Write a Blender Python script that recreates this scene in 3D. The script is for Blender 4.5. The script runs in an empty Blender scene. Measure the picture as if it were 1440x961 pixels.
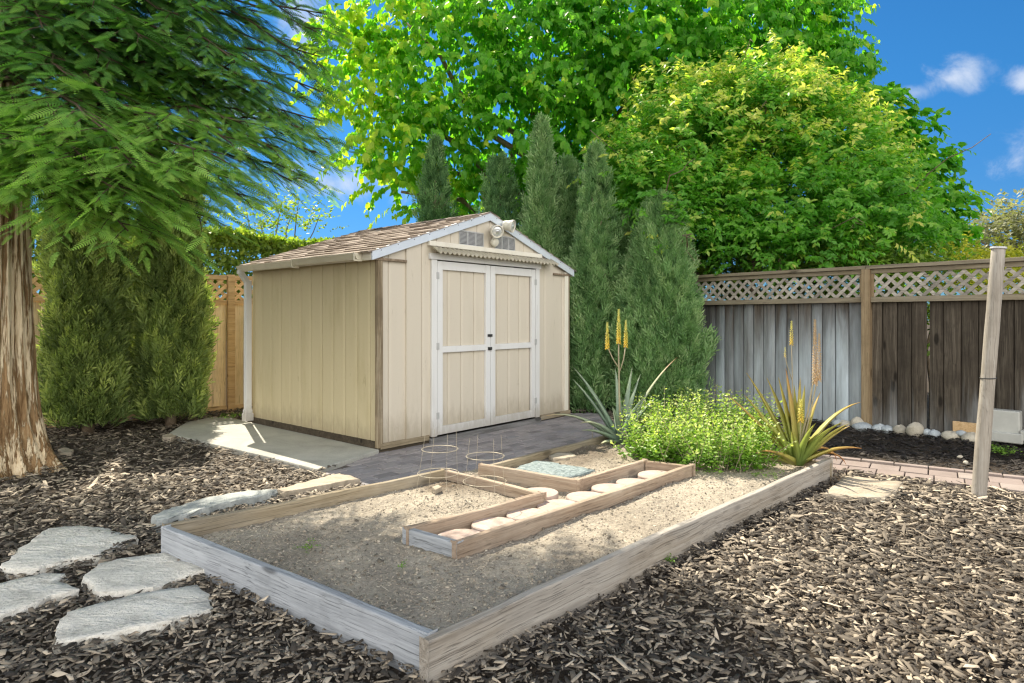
import bpy, math, random
import numpy as np
from mathutils import Vector, Matrix

random.seed(11)
rng = np.random.default_rng(11)
R = math.radians
SC = bpy.context.scene
COL = SC.collection

# ------------------------------------------------------------------ camera, sky, sun, exposure
F, H, HY = 908.0, 1.30, 447.0        # focal length in photo pixels, eye height, horizon row


def gp(px, py, z=0.0):
    """point at height z seen at photo pixel (px, py)"""
    Y = F * (H - z) / (py - HY)
    return np.array([(px - 720) / F * Y, Y, z])


def at(px, py, Y):
    """point at depth Y seen at photo pixel (px, py)"""
    return np.array([(px - 720) / F * Y, Y, H - (py - HY) / F * Y])


cam_d = bpy.data.cameras.new('camera')
cam = bpy.data.objects.new('camera', cam_d)
COL.objects.link(cam)
cam.location = (0, 0, H)
cam.rotation_euler = (R(90), 0, 0)
cam_d.sensor_width = 36
cam_d.lens = 36 * F / 1440
cam_d.shift_y = -(480.5 - HY) / 1440
cam_d.clip_end = 2000
SC.camera = cam

SUN_EL, SUN_AZ = 52.0, -27.0          # azimuth from +Y, clockwise positive
S = np.array([math.sin(R(SUN_AZ)) * math.cos(R(SUN_EL)), math.cos(R(SUN_AZ)) * math.cos(R(SUN_EL)), math.sin(R(SUN_EL))])
sun_d = bpy.data.lights.new('sun', 'SUN')
sun = bpy.data.objects.new('sun', sun_d)
COL.objects.link(sun)
sun_d.energy = 5.0
sun_d.angle = R(0.5)
sun_d.color = (1.0, 0.90, 0.74)
sun.rotation_euler = Vector(-S).to_track_quat('-Z', 'Y').to_euler()
sun.location = (-4, 9, 14)

SC.view_settings.view_transform = 'Standard'
SC.view_settings.look = 'None'
SC.view_settings.gamma = 1
SC.view_settings.use_curve_mapping = False
SC.view_settings.exposure = 1.08
SC.render.engine = 'CYCLES'
SC.cycles.max_bounces = 7
SC.cycles.diffuse_bounces = 4
SC.cycles.transmission_bounces = 4
SC.cycles.use_denoising = True
SC.cycles.filter_width = 1.3
SC.cycles.sample_clamp_indirect = 6.0
SC.cycles.blur_glossy = 0.5
SC.cycles.use_adaptive_sampling = False


# ------------------------------------------------------------------ node helpers
def node(nt, typ, ins=None, **props):
    n = nt.nodes.new(typ)
    for k, v in props.items():
        setattr(n, k, v)
    for k, v in (ins or {}).items():
        s = n.inputs[k]
        if isinstance(v, bpy.types.NodeSocket):
            nt.links.new(v, s)
        else:
            s.default_value = v
    return n


def c4(c):
    return (c[0], c[1], c[2], 1.0)


def math_(nt, op, a, b=None, c=None, clamp=False):
    ins = {0: a}
    if b is not None:
        ins[1] = b
    if c is not None:
        ins[2] = c
    return node(nt, 'ShaderNodeMath', ins, operation=op, use_clamp=clamp).outputs[0]


def mixc(nt, fac, a, b, blend='MIX'):
    a = c4(a) if isinstance(a, tuple) else a
    b = c4(b) if isinstance(b, tuple) else b
    return node(nt, 'ShaderNodeMix', {0: fac, 6: a, 7: b}, data_type='RGBA', blend_type=blend).outputs[2]


def ramp(nt, fac, stops, interp='LINEAR'):
    n = node(nt, 'ShaderNodeValToRGB', {0: fac})
    cr = n.color_ramp
    cr.interpolation = interp
    while len(cr.elements) < len(stops):
        cr.elements.new(0.5)
    for e, (p, c) in zip(cr.elements, stops):
        e.position = p
        e.color = c4(c) if isinstance(c, tuple) else (c, c, c, 1)
    return n.outputs[0]


def noise(nt, vec, scale, detail=4, rough=0.55, dist=0.0, color=False):
    n = node(nt, 'ShaderNodeTexNoise', {'Vector': vec, 'Scale': scale, 'Detail': detail, 'Roughness': rough, 'Distortion': dist})
    return n.outputs[1 if color else 0]


def mapping(nt, vec, scale=(1, 1, 1), loc=(0, 0, 0)):
    return node(nt, 'ShaderNodeMapping', {0: vec, 1: loc, 3: scale}).outputs[0]


def smooth(nt, x, lo, hi):
    return node(nt, 'ShaderNodeMapRange', {0: x, 1: lo, 2: hi, 3: 0.0, 4: 1.0}, interpolation_type='SMOOTHSTEP').outputs[0]


def new_mat(name):
    m = bpy.data.materials.new(name)
    m.use_nodes = True
    nt = m.node_tree
    nt.nodes.clear()
    out = nt.nodes.new('ShaderNodeOutputMaterial')
    return m, nt, out


def finish(nt, out, color, rough=0.8, bump=None, bstr=0.3, bdist=0.01, spec=0.3, metal=0.0, disp=None):
    color = c4(color) if isinstance(color, tuple) else color
    ins = {'Base Color': color, 'Roughness': rough, 'Specular IOR Level': spec, 'Metallic': metal}
    if bump is not None:
        ins['Normal'] = node(nt, 'ShaderNodeBump', {'Height': bump, 'Strength': bstr, 'Distance': bdist}).outputs[0]
    p = node(nt, 'ShaderNodeBsdfPrincipled', ins)
    nt.links.new(p.outputs[0], out.inputs[0])
    return p


def obj_coord(nt):
    return node(nt, 'ShaderNodeTexCoord').outputs['Object']


def isl(nt):
    return node(nt, 'ShaderNodeNewGeometry').outputs['Random Per Island']


def attr(nt, name='tint'):
    return node(nt, 'ShaderNodeAttribute', attribute_name=name).outputs['Fac']


# ------------------------------------------------------------------ sky
W_ = bpy.data.worlds.new('World')
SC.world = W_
W_.use_nodes = True
nt = W_.node_tree
nt.nodes.clear()
wout = nt.nodes.new('ShaderNodeOutputWorld')
sky = node(nt, 'ShaderNodeTexSky', sky_type='NISHITA')
sky.sun_disc = False
sky.sun_elevation = R(SUN_EL)
sky.sun_rotation = R(SUN_AZ % 360)
sky.altitude = 200
sky.air_density = 1.0
sky.dust_density = 0.3
sky.ozone_density = 3.0
d = node(nt, 'ShaderNodeTexCoord').outputs['Generated']
elev = smooth(nt, node(nt, 'ShaderNodeSeparateXYZ', {0: d}).outputs[2], 0.0, 0.36)
blue = mixc(nt, 1.0, sky.outputs[0], mixc(nt, elev, (0.125, 0.255, 0.42), (0.11, 0.35, 0.51)), 'MULTIPLY')
n1 = noise(nt, mapping(nt, d, (1, 1, 1.7)), 5.0, 8, 0.6, 0.3)


def dirpx(px, py):
    v = np.array([(px - 720) / F, 1.0, (HY - py) / F])
    return v / np.linalg.norm(v)


mask = None
for px, py, rx, ry, amt in [(1335, 112, 56, 36, 0.8), (1450, 112, 34, 22, 0.7), (470, 258, 95, 34, 0.75), (430, 25, 70, 55, 0.6),
                            (220, 70, 130, 60, 0.6), (330, 150, 80, 40, 0.5), (1290, 130, 40, 18, 0.4), (1600, 200, 150, 60, 0.8)]:
    c = dirpx(px, py)
    rt = np.cross(c, (0, 0, 1)); rt /= np.linalg.norm(rt)
    upv = np.cross(rt, c)
    k = F / c[1]
    a = node(nt, 'ShaderNodeVectorMath', {0: d, 1: tuple(rt / (rx / k * 1.0))}, operation='DOT_PRODUCT').outputs['Value']
    b = node(nt, 'ShaderNodeVectorMath', {0: d, 1: tuple(upv / (ry / k * 1.0))}, operation='DOT_PRODUCT').outputs['Value']
    f = node(nt, 'ShaderNodeVectorMath', {0: d, 1: tuple(c)}, operation='DOT_PRODUCT').outputs['Value']
    r2 = math_(nt, 'ADD', math_(nt, 'MULTIPLY', a, a), math_(nt, 'MULTIPLY', b, b))
    rr = math_(nt, 'SQRT', r2)
    v = math_(nt, 'ADD', math_(nt, 'SUBTRACT', 1.0, rr), math_(nt, 'MULTIPLY', math_(nt, 'SUBTRACT', noise(nt, d, 16, 8, 0.62, 0.4), 0.5), 2.4))
    m = math_(nt, 'MULTIPLY', smooth(nt, v, 0.0, 0.95), amt)
    m = math_(nt, 'MULTIPLY', m, math_(nt, 'GREATER_THAN', f, 0.2))
    mask = m if mask is None else math_(nt, 'MAXIMUM', mask, m)
cl_shade = smooth(nt, noise(nt, mapping(nt, d, (1, 1, 1), (0, 0, 0.012)), 14, 6, 0.6), 0.35, 0.65)
cl_col = mixc(nt, cl_shade, (2.2, 2.7, 3.5), (3.6, 3.8, 4.2))
# added bright cloud bank behind the camera, unseen fill for the shaded fronts
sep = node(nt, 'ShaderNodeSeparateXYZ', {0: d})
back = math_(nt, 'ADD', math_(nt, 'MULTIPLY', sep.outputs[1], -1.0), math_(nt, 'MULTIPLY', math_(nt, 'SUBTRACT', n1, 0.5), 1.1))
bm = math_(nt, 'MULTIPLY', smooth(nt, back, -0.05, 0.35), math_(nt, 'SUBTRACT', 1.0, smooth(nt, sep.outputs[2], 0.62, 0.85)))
col = mixc(nt, mask, blue, cl_col)
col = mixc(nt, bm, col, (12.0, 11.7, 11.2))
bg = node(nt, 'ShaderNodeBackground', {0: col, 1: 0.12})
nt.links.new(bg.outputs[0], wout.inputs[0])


# ------------------------------------------------------------------ object helpers
def tag(o, label=None, cat=None, group=None, kind=None):
    if label: o['label'] = label
    if cat: o['category'] = cat
    if group: o['group'] = group
    if kind: o['kind'] = kind
    return o


def thing(name, label, cat, loc=(0, 0, 0), rz=0.0, group=None):
    o = bpy.data.objects.new(name, None)
    COL.objects.link(o)
    o.empty_display_size = 0.2
    o.location = tuple(float(v) for v in loc)
    o.rotation_euler = (0, 0, rz)
    return tag(o, label, cat, group)


def np_mesh(name, V, Fs, mat, parent=None, tint=None, smooth_=False, loc=None, rz=0.0):
    V = np.asarray(V, dtype=np.float32)
    me = bpy.data.meshes.new(name)
    me.vertices.add(len(V))
    me.vertices.foreach_set('co', V.ravel())
    Fs = [np.asarray(f, dtype=np.int32) for f in Fs if len(f)]
    nl = sum(f.size for f in Fs)
    npoly = sum(len(f) for f in Fs)
    me.loops.add(nl)
    me.polygons.add(npoly)
    me.loops.foreach_set('vertex_index', np.concatenate([f.ravel() for f in Fs]))
    starts, s0 = [], 0
    for f in Fs:
        starts.append(s0 + np.arange(len(f)) * f.shape[1])
        s0 += f.size
    me.polygons.foreach_set('loop_start', np.concatenate(starts).astype(np.int32))
    if smooth_:
        me.polygons.foreach_set('use_smooth', np.ones(npoly, dtype=bool))
    me.update(calc_edges=True)
    if tint is not None:
        a = me.attributes.new('tint', 'FLOAT', 'POINT')
        a.data.foreach_set('value', np.asarray(tint, dtype=np.float32))
    me.materials.append(mat)
    o = bpy.data.objects.new(name, me)
    COL.objects.link(o)
    if parent is not None:
        o.parent = parent
    if loc is not None:
        o.location = tuple(float(v) for v in loc)
    o.rotation_euler = (0, 0, rz)
    return o


def relative(o, parent):
    """built in world coordinates: shift so that it sits under an unrotated parent"""
    o.parent = parent
    o.location = tuple(-parent.location)
    return o


class MB:
    def __init__(self):
        self.v, self.f = [], []

    def add(self, V, Fc):
        n = len(self.v)
        self.v += [tuple(map(float, p)) for p in V]
        self.f += [tuple(i + n for i in q) for q in Fc]

    def box(self, x0, x1, y0, y1, z0, z1):
        self.add([(x0, y0, z0), (x1, y0, z0), (x1, y1, z0), (x0, y1, z0), (x0, y0, z1), (x1, y0, z1), (x1, y1, z1), (x0, y1, z1)],
                 [(3, 2, 1, 0), (4, 5, 6, 7), (0, 1, 5, 4), (1, 2, 6, 5), (2, 3, 7, 6), (3, 0, 4, 7)])
        return self

    def beam(self, p, q, w, t, nrm):
        """bar from p to q, width w across, thickness t along nrm"""
        p, q, nrm = map(np.array, (p, q, nrm))
        a = q - p; a = a / np.linalg.norm(a)
        nrm = nrm / np.linalg.norm(nrm)
        s = np.cross(a, nrm) * w / 2
        t2 = nrm * t / 2
        V = [p - s - t2, p + s - t2, p + s + t2, p - s + t2, q - s - t2, q + s - t2, q + s + t2, q - s + t2]
        self.add(V, [(0, 1, 2, 3), (7, 6, 5, 4), (0, 4, 5, 1), (1, 5, 6, 2), (2, 6, 7, 3), (3, 7, 4, 0)])
        return self

    def prism(self, poly, z0, z1):
        n = len(poly)
        V = [(p[0], p[1], z0) for p in poly] + [(p[0], p[1], z1) for p in poly]
        self.add(V, [tuple(range(n - 1, -1, -1)), tuple(range(n, 2 * n))] + [(i, (i + 1) % n, n + (i + 1) % n, n + i) for i in range(n)])
        return self

    def tube(self, pts, radii, seg=8, cap=True):
        pts = [np.array(p, float) for p in pts]
        if np.isscalar(radii): radii = [radii] * len(pts)
        V, Fc = [], []
        prev = None
        for i, p in enumerate(pts):
            t = pts[min(i + 1, len(pts) - 1)] - pts[max(i - 1, 0)]
            t /= (np.linalg.norm(t) + 1e-9)
            if prev is None:
                ref = np.array((0, 0, 1.)) if abs(t[2]) < 0.9 else np.array((1., 0, 0))
                a = np.cross(t, ref)
            else:
                a = prev - t * np.dot(prev, t)
            a /= np.linalg.norm(a) + 1e-9
            prev = a
            b = np.cross(t, a)
            for k in range(seg):
                an = 2 * math.pi * k / seg
                V.append(p + radii[i] * (a * math.cos(an) + b * math.sin(an)))
        for i in range(len(pts) - 1):
            for k in range(seg):
                k2 = (k + 1) % seg
                Fc.append((i * seg + k, i * seg + k2, (i + 1) * seg + k2, (i + 1) * seg + k))
        if cap:
            Fc.append(tuple(range(seg - 1, -1, -1)))
            Fc.append(tuple((len(pts) - 1) * seg + k for k in range(seg)))
        self.add(V, Fc)
        return self

    def lathe(self, prof, c=(0, 0, 0), axis=(0, 0, 1), seg=20):
        ax = Vector(axis).normalized()
        q = ax.to_track_quat('Z', 'Y')
        V, Fc = [], []
        for (r, z) in prof:
            for k in range(seg):
                an = 2 * math.pi * k / seg
                V.append(Vector(c) + q @ Vector((r * math.cos(an), r * math.sin(an), z)))
        for i in range(len(prof) - 1):
            for k in range(seg):
                k2 = (k + 1) % seg
                Fc.append((i * seg + k, i * seg + k2, (i + 1) * seg + k2, (i + 1) * seg + k))
        Fc.append(tuple(range(seg - 1, -1, -1)))
        Fc.append(tuple((len(prof) - 1) * seg + k for k in range(seg)))
        self.add(V, Fc)
        return self

    def build(self, name, mat, parent=None, bevel=0.0, smooth_=False, loc=None, rz=0.0, seg=2):
        me = bpy.data.meshes.new(name)
        me.from_pydata(self.v, [], self.f)
        if smooth_:
            me.polygons.foreach_set('use_smooth', np.ones(len(me.polygons), dtype=bool))
        me.update()
        me.materials.append(mat)
        o = bpy.data.objects.new(name, me)
        COL.objects.link(o)
        if parent is not None: o.parent = parent
        if loc is not None: o.location = tuple(float(v) for v in loc)
        o.rotation_euler = (0, 0, rz)
        if bevel:
            b = o.modifiers.new('bevel', 'BEVEL')
            b.width = bevel; b.segments = seg; b.limit_method = 'ANGLE'; b.angle_limit = R(40)
        return o


# ------------------------------------------------------------------ materials
def wood(name, dark, mid, light, axis='X', along=1.3, across=26, knots=True, weather=None, wamt=0.5, var=0.35, bstr=0.5, rough=0.85, zstain=None):
    m, nt, out = new_mat(name)
    oc = obj_coord(nt)
    rnd = isl(nt)
    off = node(nt, 'ShaderNodeCombineXYZ', {0: math_(nt, 'MULTIPLY', rnd, 37.0), 1: math_(nt, 'MULTIPLY', rnd, 91.0), 2: math_(nt, 'MULTIPLY', rnd, 53.0)}).outputs[0]
    oi = node(nt, 'ShaderNodeObjectInfo').outputs['Random']
    off2 = node(nt, 'ShaderNodeCombineXYZ', {0: math_(nt, 'MULTIPLY', oi, 17.0), 1: math_(nt, 'MULTIPLY', oi, 29.0), 2: math_(nt, 'MULTIPLY', oi, 41.0)}).outputs[0]
    p = node(nt, 'ShaderNodeVectorMath', {0: node(nt, 'ShaderNodeVectorMath', {0: oc, 1: off}).outputs[0], 1: off2}).outputs[0]
    sc = {'X': (along, across, across), 'Y': (across, along, across), 'Z': (across, across, along)}[axis]
    sc2 = tuple(v * (3.5 if v == across else 2.0) for v in sc)
    warp = noise(nt, p, 2.2, 3, 0.5, 0, True)
    p2 = mixc(nt, 0.035, p, warp, 'ADD')
    g1 = noise(nt, mapping(nt, p2, sc), 1.0, 6, 0.62, 0.6)
    g2 = noise(nt, mapping(nt, p2, sc2), 1.0, 4, 0.6)
    g = math_(nt, 'ADD', math_(nt, 'MULTIPLY', g1, 0.65), math_(nt, 'MULTIPLY', g2, 0.35))
    col = ramp(nt, g, [(0.30, dark), (0.5, mid), (0.70, light)])
    g3 = noise(nt, mapping(nt, p2, tuple(v * (7 if v == across else 1.4) for v in sc)), 1.0, 3, 0.55)
    crack = math_(nt, 'MULTIPLY', math_(nt, 'SUBTRACT', 1.0, smooth(nt, g3, 0.30, 0.44)), 0.75)
    col = mixc(nt, crack, col, tuple(v * 0.45 for v in dark))
    g4 = noise(nt, p, 3.1, 5, 0.65)
    col = mixc(nt, math_(nt, 'MULTIPLY', smooth(nt, g4, 0.45, 0.7), 0.35), col, tuple(v * 0.8 for v in dark))
    hgt = math_(nt, 'SUBTRACT', g, math_(nt, 'MULTIPLY', crack, 0.35))
    if knots:
        ks = {'X': (2.2, 6, 6), 'Y': (6, 2.2, 6), 'Z': (6, 6, 2.2)}[axis]
        vo = node(nt, 'ShaderNodeTexVoronoi', {'Vector': mapping(nt, p, ks), 'Scale': 1.0}).outputs['Distance']
        kf = math_(nt, 'SUBTRACT', 1.0, smooth(nt, vo, 0.09, 0.19))
        col = mixc(nt, math_(nt, 'MULTIPLY', kf, 0.8), col, tuple(v * 0.45 for v in dark))
        hgt = math_(nt, 'SUBTRACT', hgt, math_(nt, 'MULTIPLY', kf, 0.4))
    if weather:
        wn = noise(nt, mapping(nt, p, {'X': (1.2, 4, 4), 'Y': (4, 1.2, 4), 'Z': (4, 4, 1.2)}[axis]), 1.0, 5, 0.6)
        col = mixc(nt, math_(nt, 'MULTIPLY', smooth(nt, wn, 0.42, 0.62), wamt), col, mixc(nt, 0.5, weather, col, 'MIX'))
    if zstain:
        # mineral stain from sprinklers on the lower boards: z range and colour
        z0, z1, scol, amt = zstain
        sx = node(nt, 'ShaderNodeSeparateXYZ', {0: oc})
        st = noise(nt, mapping(nt, p, (5, 5, 0.7)), 1.0, 5, 0.6, 0.5)
        zz = math_(nt, 'ADD', sx.outputs[2], math_(nt, 'MULTIPLY', math_(nt, 'SUBTRACT', st, 0.5), 1.7))
        zf = math_(nt, 'SUBTRACT', 1.0, smooth(nt, zz, z0, z1))
        zf = math_(nt, 'MULTIPLY', zf, math_(nt, 'ADD', 0.45, math_(nt, 'MULTIPLY', math_(nt, 'FRACT', math_(nt, 'MULTIPLY', rnd, 13.7)), 0.6)))
        zf = math_(nt, 'MULTIPLY', zf, math_(nt, 'ADD', 0.15, math_(nt, 'MULTIPLY', noise(nt, mapping(nt, p, (9, 9, 1.2)), 1.0, 4, 0.6), 1.5)), clamp=True)
        col = mixc(nt, math_(nt, 'MULTIPLY', zf, amt), col, mixc(nt, g, tuple(v * 0.7 for v in scol), scol))
    bright = math_(nt, 'ADD', 1.0 - var / 2, math_(nt, 'MULTIPLY', math_(nt, 'FRACT', math_(nt, 'MULTIPLY', rnd, 7.31)), var))
    bc = node(nt, 'ShaderNodeCombineColor', {0: bright, 1: bright, 2: bright}).outputs[0]
    col = mixc(nt, 1.0, col, bc, 'MULTIPLY')
    finish(nt, out, col, rough, hgt, bstr, 0.006, 0.2)
    return m


def paint(name, base, dirt=(0.3, 0.25, 0.17), damt=0.25, rough=0.6, streak=True, bstr=0.08, spec=0.3, splash=None):
    m, nt, out = new_mat(name)
    oc = obj_coord(nt)
    n1 = noise(nt, mapping(nt, oc, (5, 5, 1.0 if streak else 5)), 1.0, 6, 0.65)
    n2 = noise(nt, oc, 40, 4, 0.6)
    col = mixc(nt, math_(nt, 'MULTIPLY', smooth(nt, n1, 0.48, 0.78), damt), base, dirt)
    col = mixc(nt, math_(nt, 'MULTIPLY', smooth(nt, n2, 0.58, 0.75), damt * 0.6), col, dirt)
    if splash:
        sz = node(nt, 'ShaderNodeSeparateXYZ', {0: oc}).outputs[2]
        zz = math_(nt, 'ADD', sz, math_(nt, 'MULTIPLY', math_(nt, 'SUBTRACT', noise(nt, mapping(nt, oc, (16, 16, 5)), 1.0, 7, 0.7), 0.5), 0.5))
        sp_ = math_(nt, 'SUBTRACT', 1.0, smooth(nt, zz, splash[1], splash[0]))
        col = mixc(nt, math_(nt, 'MULTIPLY', sp_, 0.5), col, (0.25, 0.20, 0.13))
        scuff = noise(nt, mapping(nt, oc, (14, 14, 2.2)), 1.0, 8, 0.75, 1.0)
        col = mixc(nt, math_(nt, 'MULTIPLY', smooth(nt, scuff, 0.60, 0.72), 0.45), col, tuple(v * .62 for v in dirt))
    h = noise(nt, mapping(nt, oc, (60, 60, 8)), 1.0, 4, 0.6)
    finish(nt, out, col, rough, h, bstr, 0.004, spec)
    return m


def simple(name, col, rough=0.5, metal=0.0, var=0.15, scale=30, spec=0.4, bstr=0.1):
    m, nt, out = new_mat(name)
    oc = obj_coord(nt)
    n = noise(nt, oc, scale, 5, 0.6)
    c = mixc(nt, n, tuple(v * (1 - var) for v in col), tuple(min(1, v * (1 + var)) for v in col))
    finish(nt, out, c, rough, n, bstr, 0.003, spec, metal)
    return m


def foliage(name, stops, trans=0.4, tcol=(1.25, 1.35, 0.5), rough=0.45, spec=0.35):
    m, nt, out = new_mat(name)
    t = attr(nt)
    col = ramp(nt, t, stops)
    bright = mixc(nt, 1.0, col, tcol, 'MULTIPLY')
    p = node(nt, 'ShaderNodeBsdfPrincipled', {'Base Color': col, 'Roughness': rough, 'Specular IOR Level': spec})
    tr = node(nt, 'ShaderNodeBsdfTranslucent', {0: bright})
    mx = node(nt, 'ShaderNodeMixShader', {0: trans, 1: p.outputs[0], 2: tr.outputs[0]})
    nt.links.new(mx.outputs[0], out.inputs[0])
    return m


def stone(name, dark, mid, light, scale=7, layered=False, bstr=0.6, dist=0.02, rough=0.85, fine=60):
    m, nt, out = new_mat(name)
    oc = obj_coord(nt)
    oi = node(nt, 'ShaderNodeObjectInfo').outputs['Random']
    off = node(nt, 'ShaderNodeCombineXYZ', {0: math_(nt, 'MULTIPLY', oi, 71.0), 1: math_(nt, 'MULTIPLY', isl(nt), 13.0), 2: oi}).outputs[0]
    p = node(nt, 'ShaderNodeVectorMath', {0: oc, 1: off}).outputs[0]
    n1 = noise(nt, mapping(nt, p, (1, 2.2, 1) if layered else (1, 1, 1)), scale, 8, 0.65, 0.8)
    n2 = noise(nt, p, fine, 5, 0.65)
    g = math_(nt, 'ADD', math_(nt, 'MULTIPLY', n1, 0.65), math_(nt, 'MULTIPLY', n2, 0.35))
    col = ramp(nt, g, [(0.32, dark), (0.5, mid), (0.66, light)])
    finish(nt, out, col, rough, g, bstr, dist, 0.25)
    return m


M = {}
M['bed_wood'] = wood('bed_wood', (0.21, 0.175, 0.135), (0.37, 0.325, 0.265), (0.52, 0.475, 0.41), 'X', 1.0, 34, weather=(0.47, 0.46, 0.44), wamt=0.6, bstr=1.0)
M['bed_wood_grey'] = wood('bed_wood_grey', (0.21, 0.22, 0.23), (0.37, 0.39, 0.41), (0.52, 0.54, 0.56), 'X', 1.1, 30, weather=(0.55, 0.57, 0.6), wamt=0.6, bstr=0.9)
M['path_wood'] = wood('path_wood', (0.23, 0.165, 0.115), (0.39, 0.30, 0.22), (0.53, 0.435, 0.335), 'X', 1.0, 34, weather=(0.47, 0.43, 0.37), wamt=0.55, bstr=0.8)
M['edge_wood'] = wood('edge_wood', (0.20, 0.16, 0.10), (0.33, 0.27, 0.18), (0.46, 0.39, 0.28), 'X', 1.1, 30, weather=(0.4, 0.4, 0.38), wamt=0.4, bstr=0.8)
M['fence_stained'] = wood('fence_stained', (0.022, 0.016, 0.011), (0.06, 0.046, 0.034), (0.115, 0.095, 0.073), 'Z', 1.0, 30, var=0.6, zstain=(0.45, 1.75, (0.60, 0.69, 0.74), 0.9), bstr=0.8)
M['fence_dark'] = wood('fence_dark', (0.022, 0.017, 0.012), (0.072, 0.059, 0.044), (0.155, 0.132, 0.10), 'Z', 1.0, 30, var=0.55, zstain=(-0.25, 0.5, (0.42, 0.44, 0.44), 0.7), bstr=0.8)
M['fence_rail'] = wood('fence_rail', (0.14, 0.11, 0.07), (0.27, 0.225, 0.15), (0.39, 0.34, 0.245), 'X', 1.0, 30, weather=(0.3, 0.28, 0.24), wamt=0.5)
M['fence_post'] = wood('fence_post', (0.18, 0.125, 0.07), (0.31, 0.23, 0.135), (0.43, 0.335, 0.21), 'Z', 1.0, 30)
M['lattice_grey'] = wood('lattice_grey', (0.20, 0.18, 0.15), (0.36, 0.33, 0.28), (0.52, 0.49, 0.43), 'X', 6, 12, knots=False, var=0.5)
M['cedar'] = wood('cedar', (0.62, 0.44, 0.23), (0.80, 0.63, 0.39), (0.88, 0.75, 0.52), 'Z', 1.0, 26, var=0.3)
M['cedar_rail'] = wood('cedar_rail', (0.48, 0.30, 0.14), (0.68, 0.46, 0.24), (0.78, 0.57, 0.34), 'X', 1.0, 26)
M['pole_wood'] = wood('pole_wood', (0.23, 0.20, 0.16), (0.36, 0.325, 0.275), (0.48, 0.445, 0.39), 'Z', 1.2, 34, knots=False, weather=(0.5, 0.47, 0.43), wamt=0.5)
M['corner_wood'] = wood('corner_wood', (0.13, 0.095, 0.06), (0.28, 0.22, 0.14), (0.50, 0.44, 0.33), 'Z', 1.2, 30)
M['skid'] = wood('skid', (0.035, 0.028, 0.02), (0.075, 0.06, 0.042), (0.13, 0.105, 0.075), 'X', 1.0, 20)
M['skid_grey'] = wood('skid_grey', (0.11, 0.105, 0.10), (0.20, 0.195, 0.19), (0.33, 0.32, 0.32), 'X', 1.0, 20)
M['soffit'] = wood('soffit', (0.14, 0.10, 0.065), (0.26, 0.20, 0.14), (0.38, 0.31, 0.23), 'Y', 1.0, 20)
M['siding'] = paint('siding', (0.50, 0.435, 0.275), (0.33, 0.27, 0.13), 0.4, 0.65, splash=(.36, .10))  # same cream paint as the front, yellow bounce light put into its colour
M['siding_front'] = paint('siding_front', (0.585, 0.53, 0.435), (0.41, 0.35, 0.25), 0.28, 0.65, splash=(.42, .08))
M['white'] = paint('white_paint', (0.68, 0.68, 0.67), (0.42, 0.385, 0.33), 0.25, 0.5, splash=(.34, .06))
M['cream_trim'] = paint('cream_trim', (0.74, 0.70, 0.60), (0.42, 0.36, 0.26), 0.35, 0.55)
M['gutter'] = paint('gutter_paint', (0.66, 0.62, 0.50), (0.33, 0.28, 0.18), 0.3, 0.4)
M['flash'] = simple('flashing_metal', (0.62, 0.67, 0.73), 0.45, 0.25, 0.12, 8)
M['vent'] = simple('vent_metal', (0.46, 0.46, 0.45), 0.5, 0.2, 0.2, 20)
M['dark'] = simple('dark_metal', (0.05, 0.05, 0.05), 0.5, 0.4, 0.3, 30)
M['wire'] = simple('galvanised_wire', (0.40, 0.36, 0.28), 0.5, 0.5, 0.2, 30)
M['silver'] = simple('silver_metal', (0.62, 0.64, 0.66), 0.3, 0.8, 0.2, 30)
M['lampwhite'] = simple('lamp_plastic', (0.70, 0.67, 0.58), 0.4, 0.0, 0.15, 20)
M['lens'] = simple('lamp_lens', (0.62, 0.64, 0.62), 0.12, 0.3, 0.2, 40, 0.8)
M['pvc'] = simple('white_pipe_plastic', (0.44, 0.44, 0.40), 0.55, 0.0, 0.25, 7)
M['concrete'] = stone('concrete', (0.25, 0.25, 0.225), (0.36, 0.355, 0.315), (0.46, 0.45, 0.40), 2.0, False, 0.25, 0.008)
M['flagstone'] = stone('flagstone_rock', (0.42, 0.395, 0.34), (0.76, 0.73, 0.65), (0.90, 0.87, 0.79), 5, True, 1.0, 0.045)
M['tanstone'] = stone('tan_rock', (0.24, 0.20, 0.145), (0.36, 0.31, 0.24), (0.46, 0.40, 0.32), 5, True, 0.6, 0.02)
M['edgestone'] = stone('edge_rock', (0.20, 0.22, 0.215), (0.31, 0.33, 0.32), (0.43, 0.45, 0.43), 4, True, 0.6, 0.02)
M['paver_round'] = stone('pink_concrete', (0.32, 0.235, 0.19), (0.42, 0.33, 0.28), (0.50, 0.41, 0.36), 9, False, 0.3, 0.006)
M['slate'] = stone('blue_slate', (0.035, 0.055, 0.06), (0.20, 0.25, 0.255), (0.36, 0.405, 0.40), 30, False, 0.9, 0.02)
M['rock_tan'] = stone('cobble_tan', (0.30, 0.27, 0.20), (0.46, 0.42, 0.34), (0.60, 0.56, 0.46), 5, False, 0.4, 0.01)
M['rock_blue'] = stone('cobble_blue', (0.24, 0.27, 0.29), (0.40, 0.44, 0.46), (0.58, 0.62, 0.63), 5, False, 0.4, 0.01)
M['twig'] = simple('dark_twig', (0.075, 0.05, 0.032), 0.9, 0, 0.3, 30)
M['bark_thin'] = stone('thin_bark', (0.12, 0.085, 0.055), (0.2, 0.15, 0.10), (0.3, 0.24, 0.17), 12, False, 0.8, 0.02)

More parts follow.
